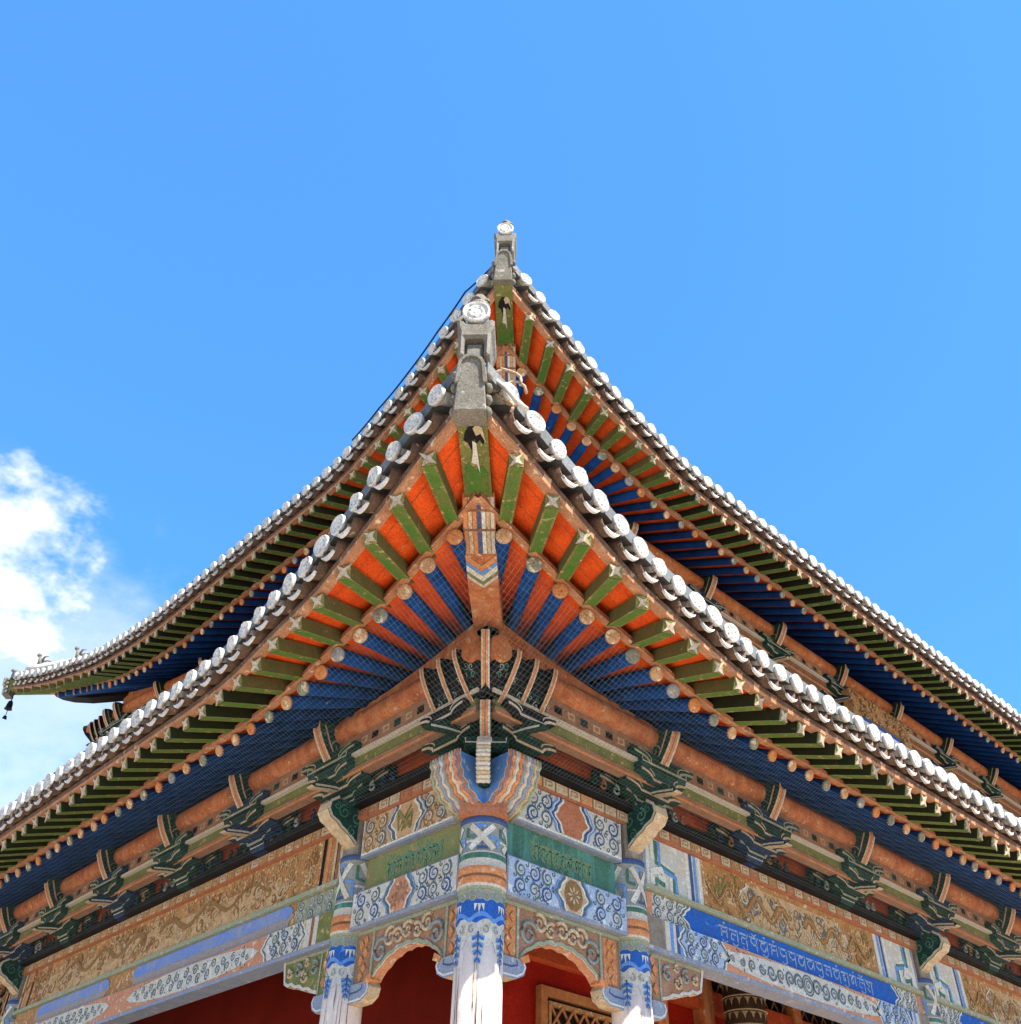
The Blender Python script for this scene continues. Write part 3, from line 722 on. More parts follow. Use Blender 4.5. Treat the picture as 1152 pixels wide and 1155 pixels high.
# corner bracket sets: a fan of beam heads on both facades and the diagonal
def corner_set(lv, frames, DD):
    do, dz, da = lv['do'], lv['dz'], lv['da']
    D = lambda q, s, z: DD(q + do, s, z + dz)
    mb = MB(); blockdou(mb, lambda a, o, z: D(o, a, z), 0, 0, -1.29, .2, 'green_dark', 'edge_white')
    o = mb.build('corner_bracket_set', temple)
    for w in frames:
        W = lambda x, oo, z: w(x + da, oo + do, z + dz)
        for a in (.20, -.04, -.26):
            CH = [(u * .93 if u > 0 else u, v - .02) for u, v in HEAD]; CF = [((u * .93, v - .02), nn) for (u, v), nn in FRONT]
            mb = MB(); plate(mb, W, a, CH, .048, 'near_black', [(.57, -.54), (.49, -.72), (.38, -.89)], 'mould_green', .012)
            head_strips(mb, lambda h, u, v: W(a + h, u, v), CF, .056); mb.build('beam_head', o)
        mb = MB(); mb.prism([(.28, -.53), (.60, -.535), (.575, -.66), (.51, -.79), (.42, -.92), (.28, -.92)], lambda u, v, h: W(h, u, v), -.46, .27, 'near_black'); Fc = lambda u, v, h: W(u, (.575 + (v + .66) * .5 if v < -.66 else .585) + h, v); rnd = random.Random(8)
        for _ in range(26):
            q = rnd.uniform(.02, .04); mb.ribbon(spiral(rnd.uniform(-.38, .22), rnd.uniform(-.86, -.58), q, 1.1, rnd.choice((1, -1)), rnd.uniform(0, 6), 10), q * .3, Fc, .003 + rnd.uniform(0, .003), rnd.choice(('green_dark', 'navy_dark', 'teal_dark', 'mould_gray', 'teal_board')))
        mb.build('carved_core', o)
        mb = MB(); gong(mb, W, .06, .46, -1.04, .30, .11, 'near_black', 'edge_white'); mb.build('cross_arm', o)
        mb = MB(); gong(mb, W, .22, .26, -1.17, .34, .12, 'green_dark', 'edge_cream'); mb.build('cross_arm', o)
        mb = MB(); plate(mb, W, .05, ANG, .08, 'green_dark', [(.66, -1.155), (.48, -1.12), (.30, -1.10), (.0, -1.09)], 'edge_white', .02); mb.build('slanted_arm', o)
    Dq = lambda h, u, v: D(u, h, v)
    mb = MB(); mb.prism([(u * .90, v + .03) for u, v in HEAD], lambda u, v, h: D(u, h, v), -.034, .034, 'near_black')
    head_strips(mb, Dq, [((u * .90, v + .03), nn) for (u, v), nn in FRONT], .075); mb.build('beam_head', o)
    lowp = [(.0, -.92), (.33, -.92), (.40, -.97), (.39, -1.06), (.34, -1.15), (.27, -1.22), (0, -1.22)]
    mb = MB(); mb.prism(lowp, lambda u, v, h: D(u, h, v), -.05, .05, 'green_dark')
    head_strips(mb, Dq, [(lowp[i], n) for i, n in ((2, (.9, .3)), (3, (1, -.1)), (4, (.9, -.5)), (5, (.7, -.7)))], .09); mb.build('slanted_arm', o)
corner_set(LOW, (wR, wL), wD); corner_set(UPP, (wR, wL), wD)
FE = 1.4
wLf = lambda a, o, z: wL(LL + FE - a, o, z)
wB = lambda a, o, z: (a, LL + FE + o, z + ZO + RISE)          # the facade round the far left corner
corner_set(UPP, (wLf, wB), lambda q, s, z: (wF(q, s, z)[0], wF(q, s, z)[1] + FE, z + ZO + RISE))
for a_ in (2.35, 2.85): bracket(wLf, a_, UPP['do'], UPP['dz'], 0)
W = lambda a, o, z: wB(a, o + UPP['do'], z + UPP['dz'])
mb = MB(); mb.tube([W(a, .42, -.54) for a in (1.2, 4, 8, 12)], .125, 'orange_wood', 16); mb.build('eave_purlin', temple)
mb = MB(); mb.box(W, 1.5, 12, .30, .43, -1.04, -.68, 'orange_wood'); mb.build('green_board', temple)
mb = MB(); mb.box(W, 1.9, 12, -.1, .1, -3.6, -.3, 'brown_wood'); mb.build('upper_wall', temple)
bracket(wB, 4.0, UPP['do'], UPP['dz'], 0)

# crossed beam ends at the corner: two blue wings with wavy banded edges, and a ribbed nose between them
def wing(w):
    # the beam of the other facade runs through; its end juts out past this facade: o from .12 to .45, a from -.12 to .22
    prof = [(.10, -1.36), (.47, -1.36), (.475, -1.42), (.45, -1.45), (.46, -1.51), (.425, -1.545), (.425, -1.60), (.37, -1.63), (.35, -1.69), (.28, -1.71), (.24, -1.76), (.10, -1.80)]
    mb = MB(); F = lambda u, v, h: w(h, u, v)
    mb.prism(prof, F, -.12, .22, 'sky_blue_paint', 'edge_cream')
    bands = ['ring_orange', 'edge_white', 'ring_orange', 'faded_gray', 'edge_white', 'gray_blue', 'edge_cream', 'mould_green']
    e = prof[1:]
    def shift(p, k):
        u, v = p; return (u + .005, v - .005)
    for k, c in enumerate(bands):
        h0 = -.12 + .34 * k / 8; h1 = -.12 + .34 * (k + 1) / 8 - .004
        vs = []
        for j, (u, v) in enumerate(e):
            wob = .012 * math.sin(j * 1.9 + k)
            vs += [w(h0, u + .005 + wob * 0, v - .004), w(h1, u + .005, v - .004)]
        mb.add(vs, [(2 * i, 2 * i + 1, 2 * i + 3, 2 * i + 2) for i in range(len(e) - 1)], c)
        pts = [Vector(w((h0 + h1) / 2, u + .004, v - .003)) for u, v in e]
        mb.tube(pts, .011, c, 6)
    # painted orange and white borders on the blue cheek
    mb.ribbon([(u - .025, v + .012) for u, v in e], .03, F, -.1235, 'ring_orange')
    mb.ribbon([(u - .052, v + .022) for u, v in e], .014, F, -.1235, 'edge_white')
    return mb.build('beam_end', temple)
wing(wR); wing(wL)
mb = MB()
nose = [(.1, -1.27), (.26, -1.26), (.33, -1.29), (.365, -1.36), (.365, -1.46), (.33, -1.56), (.26, -1.63), (.1, -1.61)]
mb.prism(nose, lambda u, v, h: wD(u, h, v), -.045, .045, 'green_dark')
for i in range(1, 7):
    (u0, v0), (u1, v1) = nose[i], nose[i + 1]
    for t in (.0, .33, .66):
        u, v = u0 + (u1 - u0) * t, v0 + (v1 - v0) * t
        if i == 6 and t > 0: break
        mb.tube([wD(u, -.052, v), wD(u + .012, -.027, v), wD(u + .004, 0, v), wD(u + .012, .027, v), wD(u, .052, v)], .021, 'edge_white' if t != .33 else 'edge_cream', 6)
mb.build('ribbed_nose', temple)
mb = MB()
mb.box(lambda a, o, z: wD(o, a, z), -.20, .20, -.1, .17, -1.86, -1.80, 'cinnabar')
mb.box(lambda a, o, z: wD(o, a, z), -.19, .19, -.1, .165, -1.80, -1.765, 'cinnabar')
mb.build('corner_block', temple)

# ------------------------------------------------------------------ painted ornament
def whirl(mb, F, cx, cy, r, d, t0, h, m, m2=None, wd=.30):
    mb.ribbon(spiral(cx, cy, r, 1.55, d, t0), lambda t: r * wd * 1.25 * (1 - .5 * t), F, h, m)
    if m2: mb.ribbon(spiral(cx, cy, r * .80, 1.4, d, t0), lambda t: r * .10, F, h + .001, m2)
def dots(mb, F, u0, u1, v0, v1, n, r, h, ms, rnd):
    for _ in range(n):
        u, v = rnd.uniform(u0, u1), rnd.uniform(v0, v1); q = r * rnd.uniform(.6, 1.3)
        mb.poly([(u + q * math.cos(k * 1.257), v + q * math.sin(k * 1.257)) for k in range(5)], F, h, rnd.choice(ms))
def scroll_block(mb, F, u0, u1, v0, v1, h, rnd, m='scroll_line', m2='scroll_navy', cols=2):
    """a square of paired whirls with small curls and dots"""
    uw, vh = (u1 - u0) / cols, (v1 - v0) / 2
    r = min(uw, vh) * .50; wd_ = .40
    for i in range(cols):
        for j in range(2):
            d = 1 if (i + j) % 2 else -1
            whirl(mb, F, u0 + uw * (i + .5), v0 + vh * (j + .5), r, d, (math.pi / 2 if j else -math.pi / 2) + .4 * d, h, m if (i + j) % 2 else m2, 'white_line')
            for fx, fy in ((.06, .08), (.94, .9), (.5, .02)): mb.ribbon(spiral(u0 + uw * (i + fx), v0 + vh * min(j + fy, 1.94), r * .36, .9, -d, 1.0, 10), r * .17, F, h - .0008, m)
    dots(mb, F, u0, u1, v0, v1, 10 * cols, r * .10, h + .001, (m, m2), rnd)
def wavy_edge(u, v0, v1, dep, n=14, s=1):
    """ogee outline: a point in the middle with a soft wave each side"""
    out = []
    for i in range(n + 1):
        t = i / n; k = 1 - abs(2 * t - 1)
        out.append((u + s * dep * (k ** 1.3 + .10 * math.sin(t * math.pi * 6)), v0 + (v1 - v0) * t))
    return out
def cartouche(mb, F, u0, u1, v0, v1, dep, h, m, lines):
    """panel with ogee ends pointing outwards"""
    l = wavy_edge(u0, v0, v1, dep, s=-1); r = wavy_edge(u1, v0, v1, dep, s=1)
    n = len(l)
    mb.add([F(*p, h) for p in l] + [F(*p, h) for p in r], [(i, i + 1, n + i + 1, n + i) for i in range(n - 1)], m)
    for k, (c, wd, off) in enumerate(lines):
        mb.ribbon([(u - off, v) for u, v in l], wd, F, h + .0015 * (k + 1), c)
        mb.ribbon([(u + off, v) for u, v in r], wd, F, h + .0015 * (k + 1), c)
def glyphs(mb, F, u0, u1, v0, v1, h, m, rnd, n):
    """Lantsa-style lettering: a row of characters hung from a head stroke, with hooks, stems and vowel flags"""
    w = (u1 - u0) / n; H = v1 - v0; s = H * .10
    for i in range(n):
        a = u0 + w * i; top = v0 + H * .72
        mb.ribbon([(a + w * .06, top), (a + w * .94, top)], s * 1.2, F, h, m)
        st = rnd.choice((.82, .75, .86)); mb.ribbon([(a + w * st, top), (a + w * st, v0 + H * rnd.choice((.08, .0, .18)))], s, F, h, m)
        k = rnd.randint(0, 5)
        if k == 0: mb.ribbon([(a + w * (.45 + .28 * math.cos(t * .55 + 1)), v0 + H * (.42 + .22 * math.sin(t * .55 + 1))) for t in range(11)], s, F, h, m)
        elif k == 1: mb.ribbon([(a + w * .2, top), (a + w * .22, v0 + H * .45), (a + w * .5, v0 + H * .32), (a + w * .75, v0 + H * .42)], s, F, h, m)
        elif k == 2:
            mb.ribbon([(a + w * .15, top - H * .1), (a + w * .5, v0 + H * .5), (a + w * .2, v0 + H * .3), (a + w * .55, v0 + H * .12)], s, F, h, m)
        elif k == 3: mb.ribbon(spiral(a + w * .42, v0 + H * .4, H * .22, 1.1, 1, 1.2, 10), s, F, h, m)
        elif k == 4:
            mb.ribbon([(a + w * .3, top), (a + w * .3, v0 + H * .2)], s, F, h, m); mb.ribbon([(a + w * .3, v0 + H * .45), (a + w * .75, v0 + H * .5)], s, F, h, m)
        else: mb.ribbon([(a + w * .75, v0 + H * .5), (a + w * .3, v0 + H * .55), (a + w * .2, v0 + H * .25), (a + w * .5, v0 + H * .2)], s, F, h, m)
        q = rnd.random()
        if q < .25: mb.ribbon([(a + w * .3, v0 + H * .95), (a + w * .55, v0 + H * .82), (a + w * .8, v0 + H * .98)], s * .9, F, h, m)
        elif q < .4: mb.ribbon(spiral(a + w * .6, v0 + H * .92, H * .09, .9, 1, 0, 7), s * .8, F, h, m)
        if rnd.random() < .3: mb.ribbon([(a + w * .3, v0 + H * .02), (a + w * .6, v0 - H * .08), (a + w * .85, v0 + H * .04)], s * .9, F, h, m)
def flower(mb, F, u, v, r, h, m, n=8):
    for k in range(n):
        t = 2 * math.pi * k / n; c, s = math.cos(t), math.sin(t)
        mb.poly([(u + r * .2 * c, v + r * .2 * s), (u + r * .65 * c - r * .16 * s, v + r * .65 * s + r * .16 * c), (u + r * c, v + r * s), (u + r * .65 * c + r * .16 * s, v + r * .65 * s - r * .16 * c)], F, h, m)
def meander(mb, F, u0, u1, v0, v1, h, flip=False):
    """angular bands of blue, white and green with a stepped key"""
    X = (lambda t: u1 - (u1 - u0) * t) if flip else (lambda t: u0 + (u1 - u0) * t)
    Y = lambda t: v0 + (v1 - v0) * t
    mb.rect(min(X(0), X(1)), max(X(0), X(1)), v0, v1, F, h, 'scroll_ground')
    for k, c in ((0, 'gray_blue'), (.055, 'white_line'), (.86, 'sky_blue_paint'), (.93, 'white_line'), (.79, 'scroll_navy'), (.72, 'white_line')):
        mb.rect(min(X(k), X(k + .05)), max(X(k), X(k + .05)), v0, v1, F, h + .002, c)
    W_ = abs(u1 - u0)
    for hk, (off, c, wd) in enumerate(((0, 'white_line', .075), (.10, 'teal_board', .06), (.19, 'sky_blue_paint', .05))):
        mb.ribbon([(X(.16 + off * .6), Y(.98)), (X(.16 + off * .6), Y(.62 - off)), (X(.46 + off * .4), Y(.46 - off * .6)), (X(.46 + off * .4), Y(.02))], W_ * wd, F, h + .003 + .0012 * hk, c)
    mb.ribbon([(X(.14), Y(.05)), (X(.14), Y(.30)), (X(.30), Y(.40)), (X(.34), Y(.24)), (X(.24), Y(.2))], W_ * .08, F, h + .007, 'white_line')
    mb.ribbon([(X(.20), Y(.04)), (X(.20), Y(.16)), (X(.34), Y(.1))], W_ * .05, F, h + .0082, 'teal_board')

# ------------------------------------------------------------------ columns
def column(w, a, r, cornerflag=False):
    c = Vector(w(a, 0, 0)) - Vector((0, 0, ZO)); B = lambda z: (c.x, c.y, 0)
    base = Vector((c.x, c.y, ZO))
    prof = [(r * 1.10, -ZO), (r * 1.06, -4.8), (r * 1.02, -3.4), (r * .985, -2.46)]
    mb = MB(); mb.lathe([(r * 1.5, -ZO), (r * 1.55, -ZO + .08), (r * 1.25, -ZO + .16), (r * 1.12, -ZO + .18)], base, 'slate', 28)
    mb.lathe([(p[0], p[1] + (.18 if i == 0 else 0)) for i, p in enumerate(prof)], base, 'post_white', 36)
    col = mb.build('column', temple)
    # ringed drum with crossed key bands
    k = r
    top = -1.86 if cornerflag else -1.72
    mb = MB()
    pr = [(k * 1.01, -2.50), (k * 1.03, -2.44), (k * 1.07, -2.42), (k * 1.08, -2.365), (k * 1.05, -2.35), (k * 1.05, -2.34), (k * 1.07, -2.33), (k * 1.07, -2.28), (k * 1.03, -2.265), (k * 1.03, -2.215), (k * 1.03, -2.17), (k * 1.0, -2.155), (k * 1.0, top - .06), (k * 1.05, top - .055), (k * 1.06, top), (k * .98, top + .01)]
    ms = ['mould_green', 'edge_white', 'ring_orange', 'brown_wood', 'brown_wood', 'ring_orange', 'ring_orange', 'edge_white', 'edge_white', 'teal_board', 'edge_white', 'edge_white', 'gray_blue', 'scroll_navy', 'ring_orange' if not cornerflag else 'gray_blue']; ms[11] = 'mould_gray'; ms[12] = 'mould_gray'
    mb.lathe(pr, base, 'cream', 36, mats=ms)
    drum = mb.build('painted_drum', col)
    th0 = math.atan2(-1, -1) if cornerflag else (math.atan2(-1, 0) if w is wR else math.atan2(0, -1))
    rr = k * 1.0
    def C(u, v, h):          # u = arc length around the column from its front, to the viewer's right
        t = th0 + u / r
        q = rr + h + .004
        return (c.x + q * math.cos(t), c.y + q * math.sin(t), v + ZO)
    v0, v1 = -2.145, top - .07; vm = (v0 + v1) / 2; hh = (v1 - v0) / 2
    mb = MB()
    for u in (-.30, 0, .30):
        s = .10
        def seg(pts, wd, h, m):
            q = []
            for (a0, b0), (a1, b1) in zip(pts, pts[1:]):
                for t in range(6): q.append((a0 + (a1 - a0) * t / 6, b0 + (b1 - b0) * t / 6))
            q.append(pts[-1]); mb.ribbon(q, wd, C, h, m)
        seg([(u - s, vm - hh * .92), (u + s, vm + hh * .92)], .05, .003, 'white_line')
        seg([(u - s, vm + hh * .92), (u + s, vm - hh * .92)], .05, .0045, 'edge_white')
        seg([(u - s * 1.35, vm + hh * .8), (u - s * 1.35, vm + hh * .1), (u - s * .6, vm)], .026, .0035, 'teal_board')
        seg([(u + s * 1.35, vm - hh * .8), (u + s * 1.35, vm - hh * .1), (u + s * .6, vm)], .026, .0035, 'sky_blue_paint')
        seg([(u - s * .5, vm + hh * .85), (u + s * .35, vm + hh * .85)], .030, .002, 'sky_blue_paint')
        seg([(u - s * .4, vm - hh * .85), (u + s * .5, vm - hh * .85)], .026, .002, 'scroll_navy')
        seg([(u - s * 1.45, vm - hh * .3), (u - s * .5, vm - hh * .3)], .022, .002, 'edge_white')
        seg([(u, vm - hh * .95), (u, vm + hh * .95)], .012, .0012, 'scroll_line')
    mb.build('key_pattern', drum)
    # painted clouds, blue collar and hanging leaves below the rings
    mb = MB(); n = 72; per = 2 * math.pi * r
    rr = r * .995
    def band(f0, f1, h, m):
        vs = []
        for i in range(n + 1):
            u = -per / 2 + per * i / n; vs += [C(u, f0(u), h), C(u, f1(u), h)]
        mb.add(vs, [(2 * i, 2 * i + 1, 2 * i + 3, 2 * i + 2) for i in range(n)], m, True)
    um = per / 6
    sc = lambda u, p: abs(math.sin(math.pi * u / um + p))
    band(lambda u: -2.47, lambda u: -2.565 - .03 * sc(u, 0), .001, 'mould_gray')
    band(lambda u: -2.55, lambda u: -2.74 + .045 * sc(u, .4), .0025, 'ultramarine')
    band(lambda u: -2.70 + .055 * sc(u, 1.2), lambda u: -2.735 + .055 * sc(u, 1.2), .004, 'sky_blue_paint')
    band(lambda u: -2.47, lambda u: -2.487 - .012 * sc(u, .8), .004, 'mould_green')
    for i in range(-3, 3):
        u = (i + .5) * um
        for s in (-1, 1):
            whirl(mb, C, u + s * um * .24, -2.535, .032, s, math.pi / 2, .005, 'mould_green', None, .35)
            whirl(mb, C, u + s * um * .25, -2.785, .036, s, math.pi / 2, .005, 'scroll_ground', None, .32)
            mb.ribbon(spiral(u + s * um * .25, -2.785, .036, .9, s, math.pi / 2, 12), .008, C, .007, 'mould_gray')
        for s in (-1, 0, 1):       # pale leaf drops over the blue
            mb.poly([(u + um * .5 + s * .028 - .014, -2.585), (u + um * .5 + s * .028 + .014, -2.585), (u + um * .5 + s * .036, -2.645 - (.02 if s == 0 else 0))], C, .006, 'white_line')
        uu = u + um * .5           # blue frond
        L_ = random.uniform(.20, .30)
        mb.ribbon([(uu, -2.80), (uu, -2.80 - L_)], lambda t: .014 * (1 - t * .8), C, .006, 'scroll_navy')
        for k in range(4):
            y = -2.82 - k * L_ / 5
            for s in (-1, 1):
                l = .05 * (1 - k * .17)
                mb.poly([(uu, y), (uu + s * l, y - .012), (uu + s * l * .95, y - .05), (uu, y - .036)], C, .0045 + .0006 * k, 'sky_blue_paint')
                mb.ribbon([(uu, y - .01), (uu + s * l * .8, y - .04)], .009, C, .008, 'scroll_navy')
    # faded blue wash the fronds sit in, with a ragged lower edge
    band(lambda u: -2.70, lambda u: -2.86 - .10 * sc(u, 1.57) - .02 * math.sin(u * 90), .0005, 'scroll_ground')
    mb.build('painted_collar', col)
    # long cracks in the wood
    mb = MB(); rr = r * 1.0
    rnd = random.Random(int(a * 10) + 3)
    for _ in range(16):
        u = rnd.uniform(-.28, .28); z0 = rnd.uniform(-3.3, -2.85); ln = rnd.uniform(.2, 1.2)
        mb.ribbon([(u + rnd.uniform(-.004, .004), z0 - ln * t / 6) for t in range(7)], lambda t, q=rnd.uniform(.003, .007): q * math.sin(math.pi * min(max(t, .05), .95)), lambda u_, v_, h_: (c.x + (r * (1.0 + .05 * max(0, (-v_ - 2.46)) / .94 * .7) + h_ + .002) * math.cos(th0 + u_ / r), c.y + (r * (1.0 + .05 * max(0, (-v_ - 2.46)) / .94 * .7) + h_ + .002) * math.sin(th0 + u_ / r), v_ + ZO), .002, 'dark_inside')
    mb.build('wood_crack', col)
    if not cornerflag:
        # squared post above and a carved green beam nose
        mb = MB(); mb.box(w, a - .13, a + .13, -.1, .125, -1.715, -1.345, 'gray_wood'); mb.build('post', temple)
        mb = MB()
        pr = [(-.05, -1.215), (.40, -1.22), (.485, -1.28), (.50, -1.36), (.455, -1.43), (.37, -1.465), (.33, -1.50), (.24, -1.54), (.16, -1.60), (.115, -1.625), (-.05, -1.625)]
        F = lambda u, v, h: w(a + h, u, v)
        mb.prism(pr, F, -.085, .085, 'teal_dark')
        for i in range(2, 9):
            pass
        fr = pr[1:10]
        mb.add([w(a + s * .088, u + .004, v - .004) for u, v in fr for s in (-1, 1)], [(2 * i, 2 * i + 1, 2 * i + 3, 2 * i + 2) for i in range(len(fr) - 1)], 'edge_cream')
        for h in (-.088, .088):
            mb.ribbon([(u - .012, v + .012) for u, v in fr], .028, F, h, 'edge_white')
            for (cu, cv, q, d) in ((.16, -1.36, .075, 1), (.31, -1.34, .07, -1), (.2, -1.50, .05, -1), (.40, -1.30, .04, 1)):
                mb.ribbon(spiral(cu, cv, q, 1.4, d, 1.57, 16), lambda t: q * .3 * (1 - .4 * t), F, h * 1.02, 'teal_board')
        mb.build('beam_nose', temple)
    return col
RC = [1.82, 7.32, 12.82, 18.35]; LC = [1.82, 10.05, 13.48]
column(wR, 0, .192, True)
for a in RC: column(wR, a, .180)
for a in LC: column(wL, a, .180)

# ------------------------------------------------------------------ narrow corner bays
def dentils(mb, w, a0, a1, zt=-1.272, zb=-1.385, o=.145, mm=('edge_cream', 'cinnabar', 'cream', 'ring_orange')):
    mb.box(w, a0, a1, -.02, o, zb, zt - .006, 'cinnabar'); a = a0 + .01; k = 0
    F = lambda u, v, h: w(u, o + h, v)
    while a < a1 - .1:
        m = mm[k % len(mm)]
        mb.rect(a, a + .15, zb + .012, zt - .014, F, .004, m)
        mb.ribbon([(a + .03, zb + .03), (a + .03, zt - .03), (a + .11, zt - .03), (a + .11, zb + .045), (a + .06, zb + .045)], .011, F, .007, 'mould_green' if k % 2 else 'brown_wood')
        mb.rect(a + .153, a + .162, zb, zt - .01, F, .005, 'brown_wood')
        a += .168; k += 1
def arch_prof(a0, a1, top, ends):
    """scalloped opening between two shoes"""
    out = []; n = 28
    for i in range(n + 1):
        t = i / n
        base = (1 - abs(2 * t - 1) ** 2.3)
        out.append((a0 + (a1 - a0) * t, ends + (top - ends) * base + .014 * abs(math.sin(t * math.pi * 7)) - .007))
    return out
def narrow_bay(w, side):
    a0, a1 = .165, 1.66; rnd = random.Random(5 if side == 'R' else 9)
    fresh = side == 'R'
    mb = MB(); dentils(mb, w, .22, 1.70, mm=('edge_cream', 'ring_orange', 'cream', 'edge_cream') if fresh else ('cinnabar', 'edge_cream', 'cream', 'cinnabar')); mb.build('dentil_row', temple)
    # top board
    mb = MB(); mb.box(w, a0, a1, -.08, .105, -1.765, -1.388, 'gray_blue'); bd = mb.build('top_board', temple)
    F = lambda u, v, h: w(u, .105 + h, v); mb = MB()
    z0, z1 = -1.735, -1.395
    mb.rect(a0 + .01, a1 - .008, z0, z1, F, .003, 'scroll_ground' if fresh else 'gold_pale')
    mb.ribbon([(a0 + .01, z0), (a1 - .01, z0), (a1 - .01, z1)], .022, F, .0045, 'white_line')
    gm, gn = ('scroll_line', 'scroll_navy') if fresh else ('bronze', 'scroll_line')
    scroll_block(mb, F, .40, .72, z0 + .02, z1 - .01, .006, rnd, gm, gn)
    scroll_block(mb, F, 1.27, 1.63, z0 + .02, z1 - .01, .006, rnd, gm, gn)
    cartouche(mb, F, .86, 1.09, z0 + .012, z1, .11, .009, 'cinnabar' if fresh else 'gold_pale', [('white_line', .022, .0), ('scroll_navy' if fresh else 'scroll_line', .024, .035), ('white_line', .012, .06), ('sky_blue_paint' if fresh else 'gray_blue', .018, .078)])
    if not fresh:
        for k in range(16): mb.ribbon([(1.0 + rnd.uniform(-.12, .12), -1.58 + rnd.uniform(-.12, .12)), (1.0 + rnd.uniform(-.12, .12), -1.56 + rnd.uniform(-.12, .12))], .018, F, .013 + .0003 * k, rnd.choice(('bronze', 'worn_green', 'olive_paint')))
    mb.build('painted_scrollwork', bd)
    # green middle board with lettering
    mb = MB(); mb.box(w, a0, a1, -.08, .03, -2.10, -1.766, 'teal_board' if fresh else 'worn_green'); bd = mb.build('middle_board', temple)
    F = lambda u, v, h: w(u, .03 + h, v); mb = MB()
    glyphs(mb, F, .50, 1.32, -2.06, -1.80, .003, 'gold_script', rnd, 6); glyphs(mb, F, .52, 1.30, -2.03, -1.83, .0045, 'gold_script', random.Random(11), 9)
    mb.build('gilt_lettering', bd)
    # lower board, standing proud
    mb = MB(); mb.box(w, a0, a1 + .01, -.08, .125, -2.435, -2.102, 'gray_blue'); bd = mb.build('lower_board', temple)
    F = lambda u, v, h: w(u, .125 + h, v); mb = MB()
    z0, z1 = -2.405, -2.11
    mb.rect(a0 + .012, a1, z0, z1, F, .003, 'scroll_blue' if fresh else 'scroll_ground')
    scroll_block(mb, F, .24, .72, z0 + .01, z1 - .01, .006, rnd, 'scroll_line', 'scroll_navy', 3)
    scroll_block(mb, F, 1.22, 1.62, z0 + .01, z1 - .01, .006, rnd, 'scroll_line', 'scroll_navy')
    cartouche(mb, F, .87, 1.04, z0, z1, .10, .009, 'edge_cream' if fresh else 'salmon', [('white_line', .02, .0), ('scroll_line', .022, .032), ('sky_blue_paint', .014, .058)])
    if fresh:
        n = 10; mb.poly([(.955 + .115 * math.cos(k * .628), -2.257 + .135 * math.sin(k * .628)) for k in range(n)], F, .014, 'bronze')
        flower(mb, F, .955, -2.257, .085, .017, 'cream', 8)
    else:
        flower(mb, F, .93, -2.25, .11, .014, 'carved_brown', 9); flower(mb, F, 1.02, -2.31, .07, .016, 'bronze', 6)
    mb.build('painted_scrollwork', bd)
    # carved, pierced bracket panel with a scalloped arch
    az0, az1 = .40, 1.36
    arch = arch_prof(az0, az1, -2.685, -2.88)
    outline = [(a0, -2.437), (a0, -2.885)] + arch + [(a1, -2.885), (a1, -2.437)]
    mb = MB(); mb.prism(outline, lambda u, v, h: w(u, h, v), -.06, .035, 'carved_brown'); cb = mb.build('carved_arch', temple)
    F = lambda u, v, h: w(u, .035 + h, v); mb = MB()
    mb.prism([(u, v) for u, v in arch] + [(u, v + .034) for u, v in arch[::-1]], F, 0, .014, 'mould_green', 'edge_white')
    for u in (a0 + .012, .375, 1.385, a1 - .012):
        mb.box(lambda a, o, z: w(a, .035 + o, z), u - .013, u + .013, 0, .012, -2.88, -2.47, 'mould_green')
    mb.box(lambda a, o, z: w(a, .035 + o, z), a0, a1, 0, .012, -2.47, -2.438, 'mould_green')
    mb.add([w(u, .035, v - .003) for u, v in arch] + [w(u, -.06, v - .003) for u, v in arch], [(i, i + 1, len(arch) + i + 1, len(arch) + i) for i in range(len(arch) - 1)], 'salmon')
    mb.build('arch_border', cb)
    mb = MB()
    for (cu, cv, q, d, t0) in ((.50, -2.66, .082, 1, .5), (.63, -2.55, .065, -1, 2.2), (.76, -2.585, .055, 1, 1), (.90, -2.555, .062, -1, 2.5), (1.03, -2.58, .06, 1, .4), (1.14, -2.565, .07, -1, 2.2), (1.27, -2.66, .085, -1, 2.4)):
        pts = spiral(cu, cv, q, 1.35, d, t0, 18)
        for i in range(len(pts) - 1):
            pass
        r_ = [max(.017 * (1 - .5 * i / 18), .006) for i in range(19)]
        mb.tube([F(u, v, .006) for u, v in spiral(cu, cv, min(q * 1.3, cv + 2.685 + .0 + q * 1.1), 1.45, d, t0, 18)], [x * 1.2 for x in r_], 'mould_gray' if q > .075 else 'edge_cream', 6)
        mb.ribbon(spiral(cu, cv, q * 1.2, .5, d, t0 - .6 * d, 8), .02, F, .002, 'brown_wood')
    mb.build('carved_scroll', cb)
    for u in (.275, 1.515):
        mb = MB()
        mb.rect(u - .085, u + .085, -2.86, -2.48, F, .002, 'ring_orange' if fresh else 'carved_brown')
        for (du, v, s) in ((-.03, -2.53, 1), (.04, -2.56, -1), (-.03, -2.63, 1), (.035, -2.69, -1), (-.02, -2.76, 1), (.02, -2.82, -1)):
            mb.prism([(u + du, v + .045), (u + du + s * .035, v), (u + du, v - .05), (u + du - s * .028, v - .005)], F, 0, .016, 'end_orange')
        mb.build('carved_leaf', cb)
